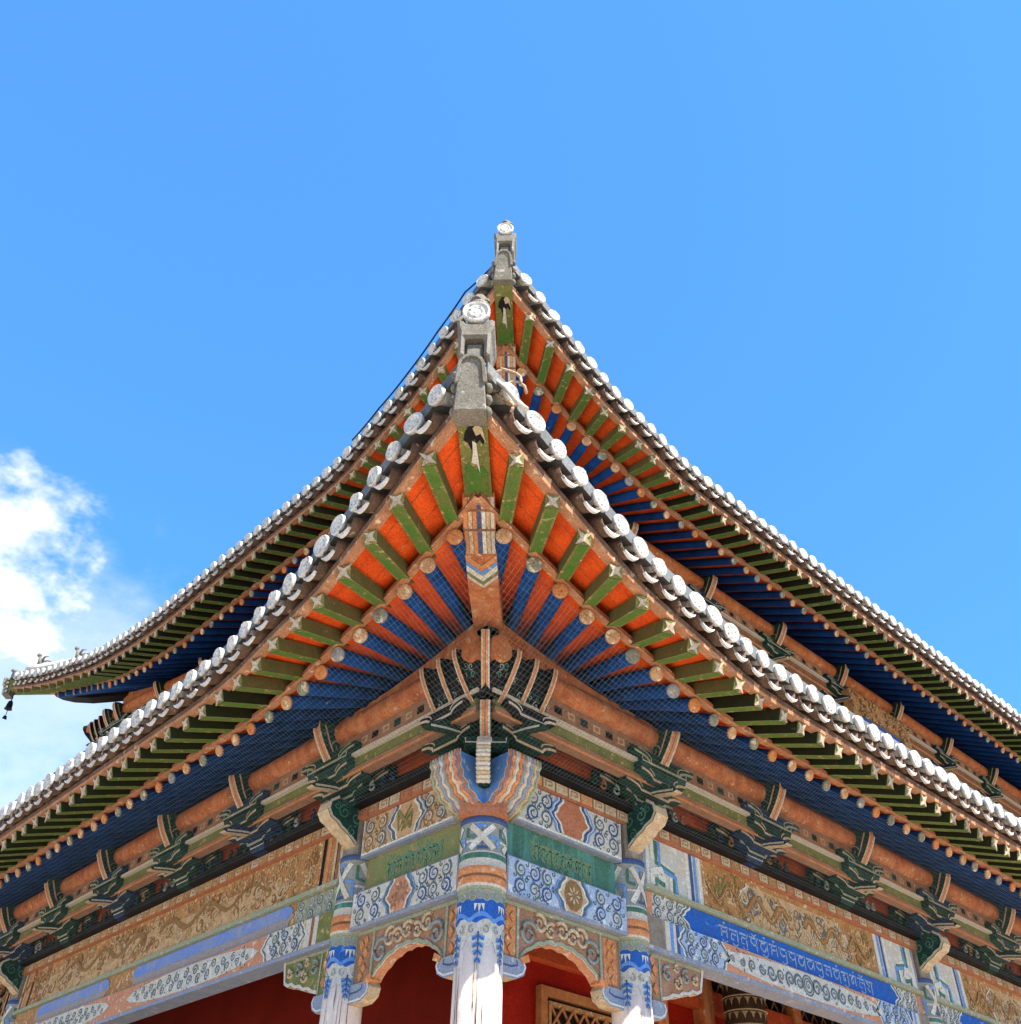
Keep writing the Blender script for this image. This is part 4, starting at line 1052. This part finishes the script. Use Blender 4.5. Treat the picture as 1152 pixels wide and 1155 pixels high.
    # bluish shoes where the arch meets the columns
    for u, s in ((a0, 1), (a1, -1)):
        pr = [(u, -2.885), (u + s * .27, -2.885), (u + s * .30, -2.93), (u + s * .275, -3.0), (u + s * .19, -3.04), (u, -3.045)]
        mb = MB(); mb.prism(pr, lambda uu, v, h: w(uu, h, v), -.07, .06, 'gray_blue', 'edge_cream')
        F2 = lambda uu, v, h: w(uu, .06 + h, v)
        mb.ribbon([(u + s * .265, -2.90), (u + s * .285, -2.94), (u + s * .26, -2.985), (u + s * .19, -3.02), (u, -3.022)], .016, F2, .003, 'white_line')
        mb.ribbon([(u + s * .19, -2.90), (u + s * .20, -2.935), (u + s * .13, -2.955), (u, -2.955)], .014, F2, .003, 'scroll_navy')
        mb.prism([(u + s * .22, -2.875), (u + s * .31, -2.83), (u + s * .33, -2.885), (u + s * .25, -2.915)], F2, -.09, .012, 'ring_orange' if fresh else 'end_orange')
        mb.build('arch_shoe', temple)
narrow_bay(wR, 'R'); narrow_bay(wL, 'L')

# ------------------------------------------------------------------ wide bays
def squiggle(mb, F, u0, u1, v0, v1, n, h, ms, rnd, sz=.06):
    for _ in range(n):
        u, v = rnd.uniform(u0, u1), rnd.uniform(v0, v1); q = sz * rnd.uniform(.5, 1.2)
        q = min(q, v - v0 + .02, v1 - v + .02)
        if q < .012: continue
        mb.ribbon(spiral(u, v, q, rnd.uniform(.4, 1.3), rnd.choice((-1, 1)), rnd.uniform(0, 6), 10), q * rnd.uniform(.14, .3), F, h + rnd.uniform(0, .002), rnd.choice(ms))
def half_bracket(w, u, s, fresh):
    """bracket in the angle of column and beam: end panel, carved wing with a scalloped lower edge, bluish shoe"""
    X = lambda t: u + s * t
    arch = [(X(.22), -2.86), (X(.30), -2.84), (X(.38), -2.80), (X(.46), -2.795), (X(.53), -2.755), (X(.61), -2.75), (X(.67), -2.715), (X(.74), -2.72), (X(.80), -2.69)]
    out = [(X(0), -2.475), (X(0), -2.885)] + [(X(.215), -2.885)] + arch + [(X(.815), -2.62), (X(.855), -2.475)]
    mb = MB(); mb.prism(out, lambda a, v, h: w(a, h, v), -.05, .035, 'carved_brown' if fresh else 'olive_paint'); cb = mb.build('carved_bracket', temple)
    F = lambda a, v, h: w(a, .035 + h, v); mb = MB()
    ed = arch + [(X(.815), -2.62), (X(.855), -2.475)]
    mb.ribbon([(a, v + .014) for a, v in ed[:9]] + ed[9:], .03, F, .006, 'edge_white'); mb.ribbon([(X(0), -2.492), (X(.85), -2.492)], .03, F, .005, 'mould_green')
    mb.ribbon([(X(.205), -2.5), (X(.205), -2.87)], .024, F, .006, 'mould_green')
    mb.add([w(a, .036, v - .003) for a, v in arch] + [w(a, -.05, v - .003) for a, v in arch], [(i, i + 1, 10 + i, 9 + i) for i in range(8)], 'edge_cream')
    mb.build('bracket_border', cb)
    mb = MB()
    for (cu, cv, q, d) in ((.31, -2.62, .075, s), (.45, -2.67, .065, -s), (.45, -2.55, .04, s), (.58, -2.60, .07, s), (.71, -2.60, .05, -s)):
        mb.tube([F(X(cu) + a, v, .006) for a, v in spiral(0, cv, q, 1.3, d, 1.2, 16)], [max(.017 * (1 - .5 * i / 16), .006) for i in range(17)], 'mould_gray' if q > .066 else 'edge_cream', 6)
    mb.build('carved_scroll', cb)
    mb = MB()
    for (du, v) in ((.09, -2.54), (.12, -2.62), (.08, -2.70), (.12, -2.78)):
        mb.prism([(X(du), v + .05), (X(du + .04), v), (X(du), v - .05), (X(du - .035), v)], F, 0, .016, 'end_orange')
    mb.build('carved_leaf', cb)
    pr = [(X(0), -2.885), (X(.22), -2.885), (X(.25), -2.93), (X(.225), -3.0), (X(.15), -3.04), (X(0), -3.045)]
    mb = MB(); mb.prism(pr, lambda a, v, h: w(a, h, v), -.06, .06, 'gray_blue', 'edge_cream')
    mb.ribbon([(X(.215), -2.90), (X(.232), -2.94), (X(.21), -2.985), (X(.15), -3.02), (X(0), -3.022)], .016, lambda a, v, h: w(a, .06 + h, v), .003, 'white_line')
    mb.build('bracket_shoe', temple)
def wide_bay(w, a0, a1, side, first=True):
    fresh = side == 'R'; rnd = random.Random(21 + int(a0 * 7))
    mb = MB(); dentils(mb, w, a0 - .1, a1 + .1, mm=('cream', 'gold_board', 'edge_cream', 'cinnabar') if fresh else ('gold_pale', 'gold_board', 'edge_cream', 'gold_board')); mb.build('dentil_row', temple)
    Ls = a1 - a0; am = (a0 + a1) / 2
    # upper painted board
    mb = MB(); mb.box(w, a0, a1, -.08, .09, -1.875, -1.388, 'gold_board'); bd = mb.build('upper_board', temple)
    F = lambda u, v, h: w(u, .09 + h, v); mb = MB(); z0, z1 = -1.87, -1.392
    if fresh:
        meander(mb, F, a0 + .02, a0 + .95, z0, z1, .003); meander(mb, F, a1 - .95, a1 - .02, z0, z1, .003, True)
        cartouche(mb, F, a0 + 1.75, a1 - 1.75, z0, z1 - .06, .22, .004, 'gold_pale', [('edge_cream', .05, 0.0), ('white_line', .016, .03)])
        squiggle(mb, F, a0 + 1.6, a1 - 1.6, z0 + .03, z1 - .1, 150, .008, ('gold_board', 'bronze', 'cream', 'scroll_line', 'edge_cream'), rnd, .085)
        squiggle(mb, F, a0 + 1.0, a0 + 1.6, z0 + .03, z1 - .03, 30, .006, ('bronze', 'olive_paint', 'gold_pale'), rnd, .07)
        squiggle(mb, F, a1 - 1.6, a1 - 1.0, z0 + .03, z1 - .03, 30, .006, ('bronze', 'olive_paint', 'gold_pale'), rnd, .07)
        # winding creature body across the middle
        for sg in (1, -1):
            pts = [(am + sg * (.15 + t * .085), (z0 + z1) / 2 + .10 * math.sin(t * 1.15) - .03) for t in range(18)]
            mb.ribbon(pts, lambda t: .085 * (1 - .6 * t), F, .012, 'bronze'); mb.ribbon(pts, lambda t: .03 * (1 - .6 * t), F, .0135, 'gold_board')
    else:
        for k, c in ((.02, 'cream'), (.09, 'brown_wood'), (.13, 'edge_cream'), (.26, 'ring_orange'), (.34, 'near_black')):
            mb.rect(a0 + k, a0 + k + .055, z0, z1, F, .003, c); mb.rect(a1 - k - .055, a1 - k, z0, z1, F, .003, c)
        cartouche(mb, F, a0 + 1.3, a1 - 1.0, z0, z0 + .30, .4, .004, 'gold_pale', [])
        squiggle(mb, F, a0 + .5, a1 - .4, z0 + .03, z1 - .03, 330, .008, ('gold_pale', 'gold_board', 'bronze', 'edge_cream', 'brown_wood', 'gold_pale'), rnd, .09)
        for sg in (1, -1):
            pts = [(am + sg * (.2 + t * .13), (z0 + z1) / 2 + .09 * math.sin(t * .9) + .02) for t in range(20)]
            mb.ribbon(pts, lambda t: .07 * (1 - .6 * t), F, .012, 'bronze')
    mb.build('painted_scene', bd)
    mb = MB(); mb.box(w, a0, a1, -.08, .125, -1.925, -1.877, 'mould_green'); mb.build('moulding', temple)
    # blue lettered board
    mb = MB(); mb.box(w, a0, a1, -.08, .075, -2.165, -1.927, 'mould_green' if fresh else 'gold_board'); bd = mb.build('middle_board', temple)
    F = lambda u, v, h: w(u, .075 + h, v); mb = MB(); z0, z1 = -2.16, -1.93
    if fresh:
        for s_, e_ in ((a0 + .02, a0 + .75), (a1 - .75, a1 - .02)):
            mb.rect(s_, e_, z0, z1, F, .003, 'scroll_ground')
            scroll_block(mb, F, s_ + .12, e_ - .1, z0, z1, .006, rnd, 'scroll_line', 'scroll_line', 3)
        mb.rect(a0 + .02, a0 + .14, z0, z1, F, .004, 'salmon'); mb.rect(a1 - .14, a1 - .02, z0, z1, F, .004, 'salmon')
        cartouche(mb, F, a0 + .72, a1 - .72, z0, z1, .13, .009, 'ultramarine', [('white_line', .02, .008), ('scroll_line', .02, .045), ('white_line', .012, .07)])
        mb.build('painted_scrollwork', bd); mb = MB()
        glyphs(mb, F, a0 + 1.15, a1 - 1.15, z0 + .025, z1 - .02, .0125, 'silver_script', rnd, 17)
        mb.build('lettering', bd)
    else:
        mb.rect(a0 + .02, a0 + .75, z0, z1, F, .003, 'mould_green'); scroll_block(mb, F, a0 + .1, a0 + .75, z0, z1, .006, rnd, 'mould_gray', 'scroll_line', 4)
        for s_, e_ in ((a0 + .9, a0 + 4.2), (a0 + 5.0, a1 - .9)):
            cartouche(mb, F, s_, e_, z0, z1, .12, .006, 'faded_gray', [])
            cartouche(mb, F, s_, e_, z0 + .10, z1, .10, .009, 'faded_blue', [])
        mb.build('painted_scrollwork', bd)
    # lower beam
    mb = MB(); mb.box(w, a0, a1, -.12, .115, -2.475, -2.167, 'gray_blue'); bd = mb.build('lower_beam', temple)
    F = lambda u, v, h: w(u, .115 + h, v); mb = MB(); z0, z1 = -2.435, -2.172
    mb.rect(a0 + .01, a1 - .01, z0, z1, F, .003, 'salmon')
    for s in (1, -1):
        X = (lambda t: a0 + t) if s == 1 else (lambda t: a1 - t)
        R_ = lambda t0, t1, c, h: mb.rect(min(X(t0), X(t1)), max(X(t0), X(t1)), z0, z1, F, h, c)
        R_(.02, .26, 'gray_wood' if fresh else 'olive_paint', .004)
        R_(.26, .33, 'edge_white', .0045); R_(.33, .38, 'sky_blue_paint' if fresh else 'brown_wood', .0045); R_(.38, .42, 'edge_white', .0045); R_(.42, .47, 'scroll_navy' if fresh else 'edge_white', .0045); R_(.47, .52, 'sky_blue_paint' if fresh else 'cream', .0045)
        cartouche(mb, F, min(X(.54), X(1.15)), max(X(.54), X(1.15)), z0, z1, .10, .0055, 'scroll_blue' if fresh else 'scroll_ground', [('white_line', .018, 0), ('scroll_line', .018, -.03)])
        scroll_block(mb, F, min(X(.55), X(1.1)), max(X(.55), X(1.1)), z0 + .01, z1 - .01, .0105, rnd, 'scroll_line', 'scroll_navy', 3)
    segs = ((am, 1.55 if fresh else 1.25),) if fresh else ((a0 + 2.75, 1.45), (a0 + 6.0, 1.35))
    for cm, hw in segs:
        n = 26; pts = [(cm - hw + 2 * hw * i / n, .5 * (z0 + z1) + (z1 - z0) * .47 * (max(0, 1 - abs(2 * i / n - 1) ** 2.2)) ** .5) for i in range(n + 1)]
        mb.poly(pts + [(u, z0 + z1 - v) for u, v in pts[::-1][1:-1]], F, .007, 'scroll_ground')
        if not fresh:
            for i in range(26):
                uu = -hw * .86 + 1.72 * hw * i / 25; f = (1 - abs(uu / hw) ** 2) ** .5
                whirl(mb, F, cm + uu, .5 * (z0 + z1) + (.045 if i % 2 else -.045) * f, .050 * f + .008, 1 if i % 3 else -1, rnd.uniform(0, 6.3), .0105, 'scroll_line', None, .24)
        k = max(2, int(hw / .16)) if fresh else 0
        for i in range(-k + 1, k):
            f = (1 - abs(i / k) ** 2) ** .5; q = .088 * f
            if i == 0 and fresh:
                for rr_ in (.10, .07): mb.ribbon([(cm + rr_ * math.cos(t * .35), .5 * (z0 + z1) + rr_ * math.sin(t * .35)) for t in range(18)], .017, F, .0105, 'scroll_line', True)
                mb.ribbon(spiral(cm, .5 * (z0 + z1), .05, 1.2, 1, .4, 14), .014, F, .0105, 'scroll_line')
            else: whirl(mb, F, cm + i * hw / k * .96, .5 * (z0 + z1), q * rnd.uniform(.8, 1.05), (1 if i > 0 else -1) * (1 if i % 2 or fresh else -1), rnd.uniform(0, 6.3), .0105, 'scroll_line', 'gray_blue', .26)
        dots(mb, F, cm - hw * .85, cm + hw * .85, z0 + .02, z1 - .02, int(hw * 70), .010, .0085, ('scroll_line', 'white_line', 'scroll_line'), rnd)
    mb.build('painted_scrollwork', bd)
    half_bracket(w, a0 + .03, 1, fresh); half_bracket(w, a1 - .03, -1, fresh)
for a0, a1 in zip(RC, RC[1:]): wide_bay(wR, a0 + .14, a1 - .14, 'R')
wide_bay(wL, LC[0] + .14, LC[1] - .14, 'L'); wide_bay(wL, LC[1] + .14, LC[2] - .14, 'L') if LC[2] - LC[1] > 3 else None
# plain board in the short bay past the far column on the left
mb = MB(); mb.box(wL, LC[1] + .13, LL, -.08, .09, -2.475, -1.28, 'gold_board')
F = lambda u, v, h: wL(u, .09 + h, v); squiggle(mb, F, LC[1] + .3, LL - .3, -2.0, -1.4, 60, .004, ('gold_pale', 'bronze', 'cream'), random.Random(3), .08)
mb.build('end_board', temple)

# ------------------------------------------------------------------ upper storey wall, inner walls, porch ceiling
for sd_, (w, L) in SIDES.items():
    mb = MB(); mb.box(w, 1.9, L - 1.9, -2.05, -1.76, 1.2, 3.54, 'brown_wood')
    F = lambda u, v, h: w(u, -1.76 + h, v); rnd = random.Random(2)
    for a in arange(2.2, min(L - 2, 17), 1.95): mb.rect(a, a + 1.7, 2.6, 3.3, F, .004, 'gold_board'); mb.rect(a + .1, a + 1.6, 2.1, 2.5, F, .004, 'faded_blue')
    mb.build('upper_wall', temple)
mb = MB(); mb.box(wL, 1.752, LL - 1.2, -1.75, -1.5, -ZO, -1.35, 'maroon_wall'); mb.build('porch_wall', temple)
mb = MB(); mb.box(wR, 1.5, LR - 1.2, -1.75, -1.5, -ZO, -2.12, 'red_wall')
mb.box(wR, 1.5, LR - 1.2, -1.75, -1.49, -2.118, -1.35, 'dark_inside')
pw = mb.build('porch_wall', temple)
mb = MB(); mb.box(wR, 1.5, LR - 1.5, -1.49, -1.36, -2.28, -2.06, 'red_orange'); mb.build('lintel', temple)
mb = MB()
for (w, L) in SIDES.values():
    mb.grid([[w(a, -.13, -1.36), w(a, -1.52, -1.36)] for a in (.13, L - .13)], 'dark_inside', .04, False)
mb.build('porch_ceiling', temple)
# lattice window beside the corner column
def lattice_window(a0, a1, zt, zb):
    mb = MB()
    for (x0, x1, y0, y1) in ((a0, a1, zt - .09, zt), (a0, a0 + .09, zb, zt - .09), (a1 - .09, a1, zb, zt - .09)): mb.box(wR, x0, x1, -1.5, -1.42, y0, y1, 'lattice_wood')
    wi = mb.build('window', temple)
    for (x0, x1, y0, y1) in ((a0 + .09, a1 - .09, zt - .15, zt - .09), (a0 + .09, a0 + .14, zb, zt - .15), (a1 - .14, a1 - .09, zb, zt - .15)):
        pass
    mb = MB(); mb.box(wR, a0 + .095, a1 - .095, -1.497, -1.48, zb, zt - .095, 'dark_inside'); mb.build('pane', wi)
    mb = MB(); n = 7; x0, x1, y1 = a0 + .15, a1 - .15, zt - .16; st = (x1 - x0) / n
    F = lambda u, v, h: wR(u, -1.45 + h, v)
    for i in range(-7, n + 1):
        for s in (1, -1):
            ua = x0 + i * st if s == 1 else x1 - i * st
            pts = []
            for (u, v) in ((ua, y1), (ua + s * st * 7, y1 - st * 7 * 1.25)): pts.append((u, v))
            (ua, va), (ub, vb) = pts
            # clip to the opening
            t0, t1 = 0.0, 1.0; du = ub - ua
            for lim in (x0, x1):
                t = (lim - ua) / du
                if (lim == x0) == (s == 1): t0 = max(t0, t)
                else: t1 = min(t1, t)
            if t1 - t0 < .02: continue
            A = (ua + du * t0, va + (vb - va) * t0); Bp = (ua + du * t1, va + (vb - va) * t1)
            dx, dy = Bp[0] - A[0], Bp[1] - A[1]; l = math.hypot(dx, dy); nx, ny = -dy / l * .012, dx / l * .012
            hh = 0 if s == 1 else .016
            mb.prism([(A[0] + nx, A[1] + ny), (Bp[0] + nx, Bp[1] + ny), (Bp[0] - nx, Bp[1] - ny), (A[0] - nx, A[1] - ny)], F, hh, hh + .015, 'lattice_wood')
    for (xa, xb, ya, yb) in ((x0 - .03, x1 + .03, y1 - .01, y1 + .03), (x0 - .035, x0, zb, y1 - .01), (x1, x1 + .035, zb, y1 - .01)): mb.box(wR, xa, xb, -1.478, -1.425, ya, yb, 'gold_board')
    mb.build('lattice', wi)
lattice_window(2.10, 3.55, -2.50, -4.4)
# transom lattice and door posts further along
mb = MB(); F = lambda u, v, h: wR(u, -1.42 + h, v)
for a in arange(4.0, 12, .22):
    for s in (1, -1): mb.ribbon([(a - s * .10, -2.06), (a + s * .10, -1.78)], .022, F, .012 + .004 * s, 'brown_wood')
mb.build('transom_lattice', temple)
for a in (3.9, 4.75, 6.6, 7.9, 9.4):
    mb = MB(); mb.box(wR, a - .09, a + .09, -1.5, -1.33, -ZO, -1.40, 'orange_wood'); mb.build('door_post', temple)
mb = MB(); mb.box(wR, 3.99, 4.66, -1.5, -1.35, -2.75, -2.60, 'red_orange'); mb.box(wR, 4.84, 6.51, -1.5, -1.35, -2.80, -2.55, 'red_orange'); mb.build('door_rail', temple)
# pillar inside the porch wrapped in a knotted carpet
def wrapped_pillar(x, y, r):
    mb = MB(); base = Vector((x, y, 0))
    mb.lathe([(r, 0), (r, ZO - 1.4)], base, 'carpet_dark', 32); pl = mb.build('wrapped_pillar', temple)
    mb = MB(); z = ZO - 1.6; k = 0
    while z > ZO - 4.0:
        n = 16
        mb.lathe([(r + .003, z - .006), (r + .02, z), (r + .003, z + .012)], base, 'carpet_light', 32)
        for i in range(n):
            t0 = 2 * math.pi * (i + .5 * (k % 2)) / n; d = 2 * math.pi / n * .46
            P = lambda t, zz: (x + (r + .006) * math.cos(t), y + (r + .006) * math.sin(t), zz)
            mb.add([P(t0 - d, z - .02), P(t0 - d * .4, z - .045), P(t0, z - .10), P(t0 + d * .4, z - .045), P(t0 + d, z - .02)], [(0, 1, 2, 3, 4)], 'carpet_light')
        z -= .15; k += 1
    mb.build('carpet_pattern', pl)
wrapped_pillar(4.95, .98, .235)

# ------------------------------------------------------------------ things that hang on or stand by the hall
# bird netting under the lower eave, from the rafter ends to the top of the frieze
mb = MB()
def netz(a, o, L):
    ro, rz = ecurve(RT, a, LOW, L)
    t = min(max((o - .30) / (ro + .04 - .30), 0), 1); return -1.30 + (rz - .085 + 1.30) * t - .03 * math.sin(math.pi * t)
TH = .0029; CELL = .043
for sd_, (w, L) in SIDES.items():
    a_hi = min(L + 1.5, 11.5)
    def strip(pts, horizontal):
        if len(pts) < 2: return
        vs = []
        for a, o in pts:
            z = netz(a, o, L)
            if horizontal: vs += [w(a, o - TH / 2, z), w(a, o + TH / 2, z)]
            else: vs += [w(a - TH / 2, o, z + .001), w(a + TH / 2, o, z + .001)]
        mb.add(vs, [(2 * i, 2 * i + 1, 2 * i + 3, 2 * i + 2) for i in range(len(pts) - 1)], 'net_thread')
    ro0 = 1.66
    nf = 32
    for k in range(nf + 1):
        o = .30 + k * CELL; pts = []
        for a in arange(-1.7, a_hi, .16):
            ro, rz = ecurve(RT, a, LOW, L)
            if o <= ro + .045 and a >= -o - .001: pts.append((a, o))
        if pts and pts[0][0] > -o: pts = [(-o, o)] + pts
        strip(pts, True)
    a = -1.66
    while a < a_hi:
        ro, rz = ecurve(RT, a, LOW, L); lo = max(.30, -a)
        if ro > lo: strip([(a, lo + (ro + .04 - lo) * t / 5) for t in range(6)], False)
        a += CELL
net = mb.build('bird_net'); tag(net, 'fine pale bird netting stretched under the lower eave in front of the brackets', 'net')

# dark cable slung from the upper hip tip down along the left eave
def sag(p, q, s, n=14):
    p, q = Vector(p), Vector(q); return [p.lerp(q, i / n) + Vector((0, 0, -s * 4 * (i / n) * (1 - i / n))) for i in range(n + 1)]
mb = MB(); u = UPP
tip = wD(2.34 + u['do'], -.12, .30 + u['dz'])
P = [tip] + [wL(a + u['da'], ecurve(FT, a + u['da'], UPP, LL)[0] + .20, ecurve(FT, a + u['da'], UPP, LL)[1] + dz) for a, dz in ((-1.8, .42), (-1.2, .40), (-.5, .385), (.2, .37), (.9, .34))]
pts = []
for p, q in zip(P, P[1:]): pts += sag(p, q, .02, 6)
mb.tube(pts, .012, 'cable_black', 6); c = mb.build('cable'); tag(c, 'thin dark cable running down from the topmost roof tip along the left eave', 'cable')
# stiff rope loops tied round the lower hip tip
mb = MB()
for (s0, z0, s1, z1, r_) in ((.12, .30, .36, .18, .11), (.12, .12, .30, -.10, .05)):
    mb.tube([wD(2.28, s0 + (s1 - s0) * t / 10 + .03 * math.sin(t), z0 + (z1 - z0) * t / 10 + r_ * math.sin(math.pi * t / 10)) for t in range(11)], .013, 'rope_beige', 6)
mb.tube([wD(2.26, .30 + .09 * math.cos(t * .6), .12 + .13 * math.sin(t * .6)) for t in range(10)], .012, 'rope_beige', 6)
mb.tube([wD(2.30, .14, .22), wD(2.34, .24, .06), wD(2.36, .33, -.12), wD(2.36, .40, -.2)], .02, 'edge_white', 6)
c = mb.build('rope'); tag(c, 'beige rope tied in loose loops beside the lower roof tip', 'rope')
# name plaque under the upper eave on the right, its frame carved and gilded
pq = bpy.data.objects.new('name_plaque', None); COL.objects.link(pq); pq.location = wR(10.6, -1.0, 3.3)
tag(pq, 'blue name board in a carved gilt frame hung under the upper right eave', 'plaque')
mb = MB(); mb.box(wR, 9.85, 11.35, -1.26, -1.19, 2.35, 3.45, 'ultramarine'); mb.build('board', pq)
mb = MB(); F = lambda u, v, h: wR(u, -1.19 + h, v)
for (x0, x1, y0, y1) in ((9.6, 11.6, 3.45, 3.85), (9.6, 9.85, 2.15, 3.45), (11.35, 11.6, 2.15, 3.45), (9.85, 11.35, 2.15, 2.35)):
    mb.box(wR, x0, x1, -1.30, -1.14, y0, y1, 'gold_board')
rnd = random.Random(4)
for _ in range(90):
    u = rnd.uniform(9.62, 11.58); v = rnd.uniform(3.46, 3.86)
    mb.tube([wR(u + x, -1.125, v + y) for x, y in spiral(0, 0, rnd.uniform(.03, .07), 1.0, rnd.choice((1, -1)), rnd.uniform(0, 6), 8)], .014, rnd.choice(('gold_board', 'ring_orange', 'gold_pale', 'bronze')), 5)
mb.build('frame', pq)
# bell under the far left tip
bl = bpy.data.objects.new('wind_bell', None); COL.objects.link(bl)
W = lambda q, s, z: wF(q + UPP['do'], s, z + UPP['dz'])
bl.location = W(2.26, 0, -.5); tag(bl, 'small dark wind bell hanging from the far left roof tip', 'bell')
mb = MB(); c = W(2.26, 0, -.45)
mb.lathe([(.085, -.12), (.07, -.09), (.06, 0), (.045, .06), (.012, .09), (.010, .30)], c, 'near_black', 14); mb.build('bell_body', bl)
mb = MB(); mb.tube([(c[0], c[1], c[2] - .1), (c[0], c[1], c[2] - .3)], .008, 'near_black', 5)
mb.prism([(-.05, -.36), (.05, -.36), (.03, -.28), (-.03, -.28)], lambda u, v, h: (c[0] + u, c[1] + h, c[2] + v), -.006, .006, 'near_black'); mb.build('clapper', bl)

# ------------------------------------------------------------------ stone platform and ground
mb = MB(); mb.box(lambda a, o, z: (a, o, z), -1.3, LR + 1.3, -1.3, LL + 1.3, .0, .012, 'paving')
pf = mb.build('platform', None); pf['kind'] = 'structure'
mb = MB(); R0 = 3000
mb.add([(-R0, -R0, -.01), (R0, -R0, -.01), (R0, R0, -.01), (-R0, R0, -.01)], [(0, 1, 2, 3)], 'paving')
g = mb.build('ground'); g['kind'] = 'structure'
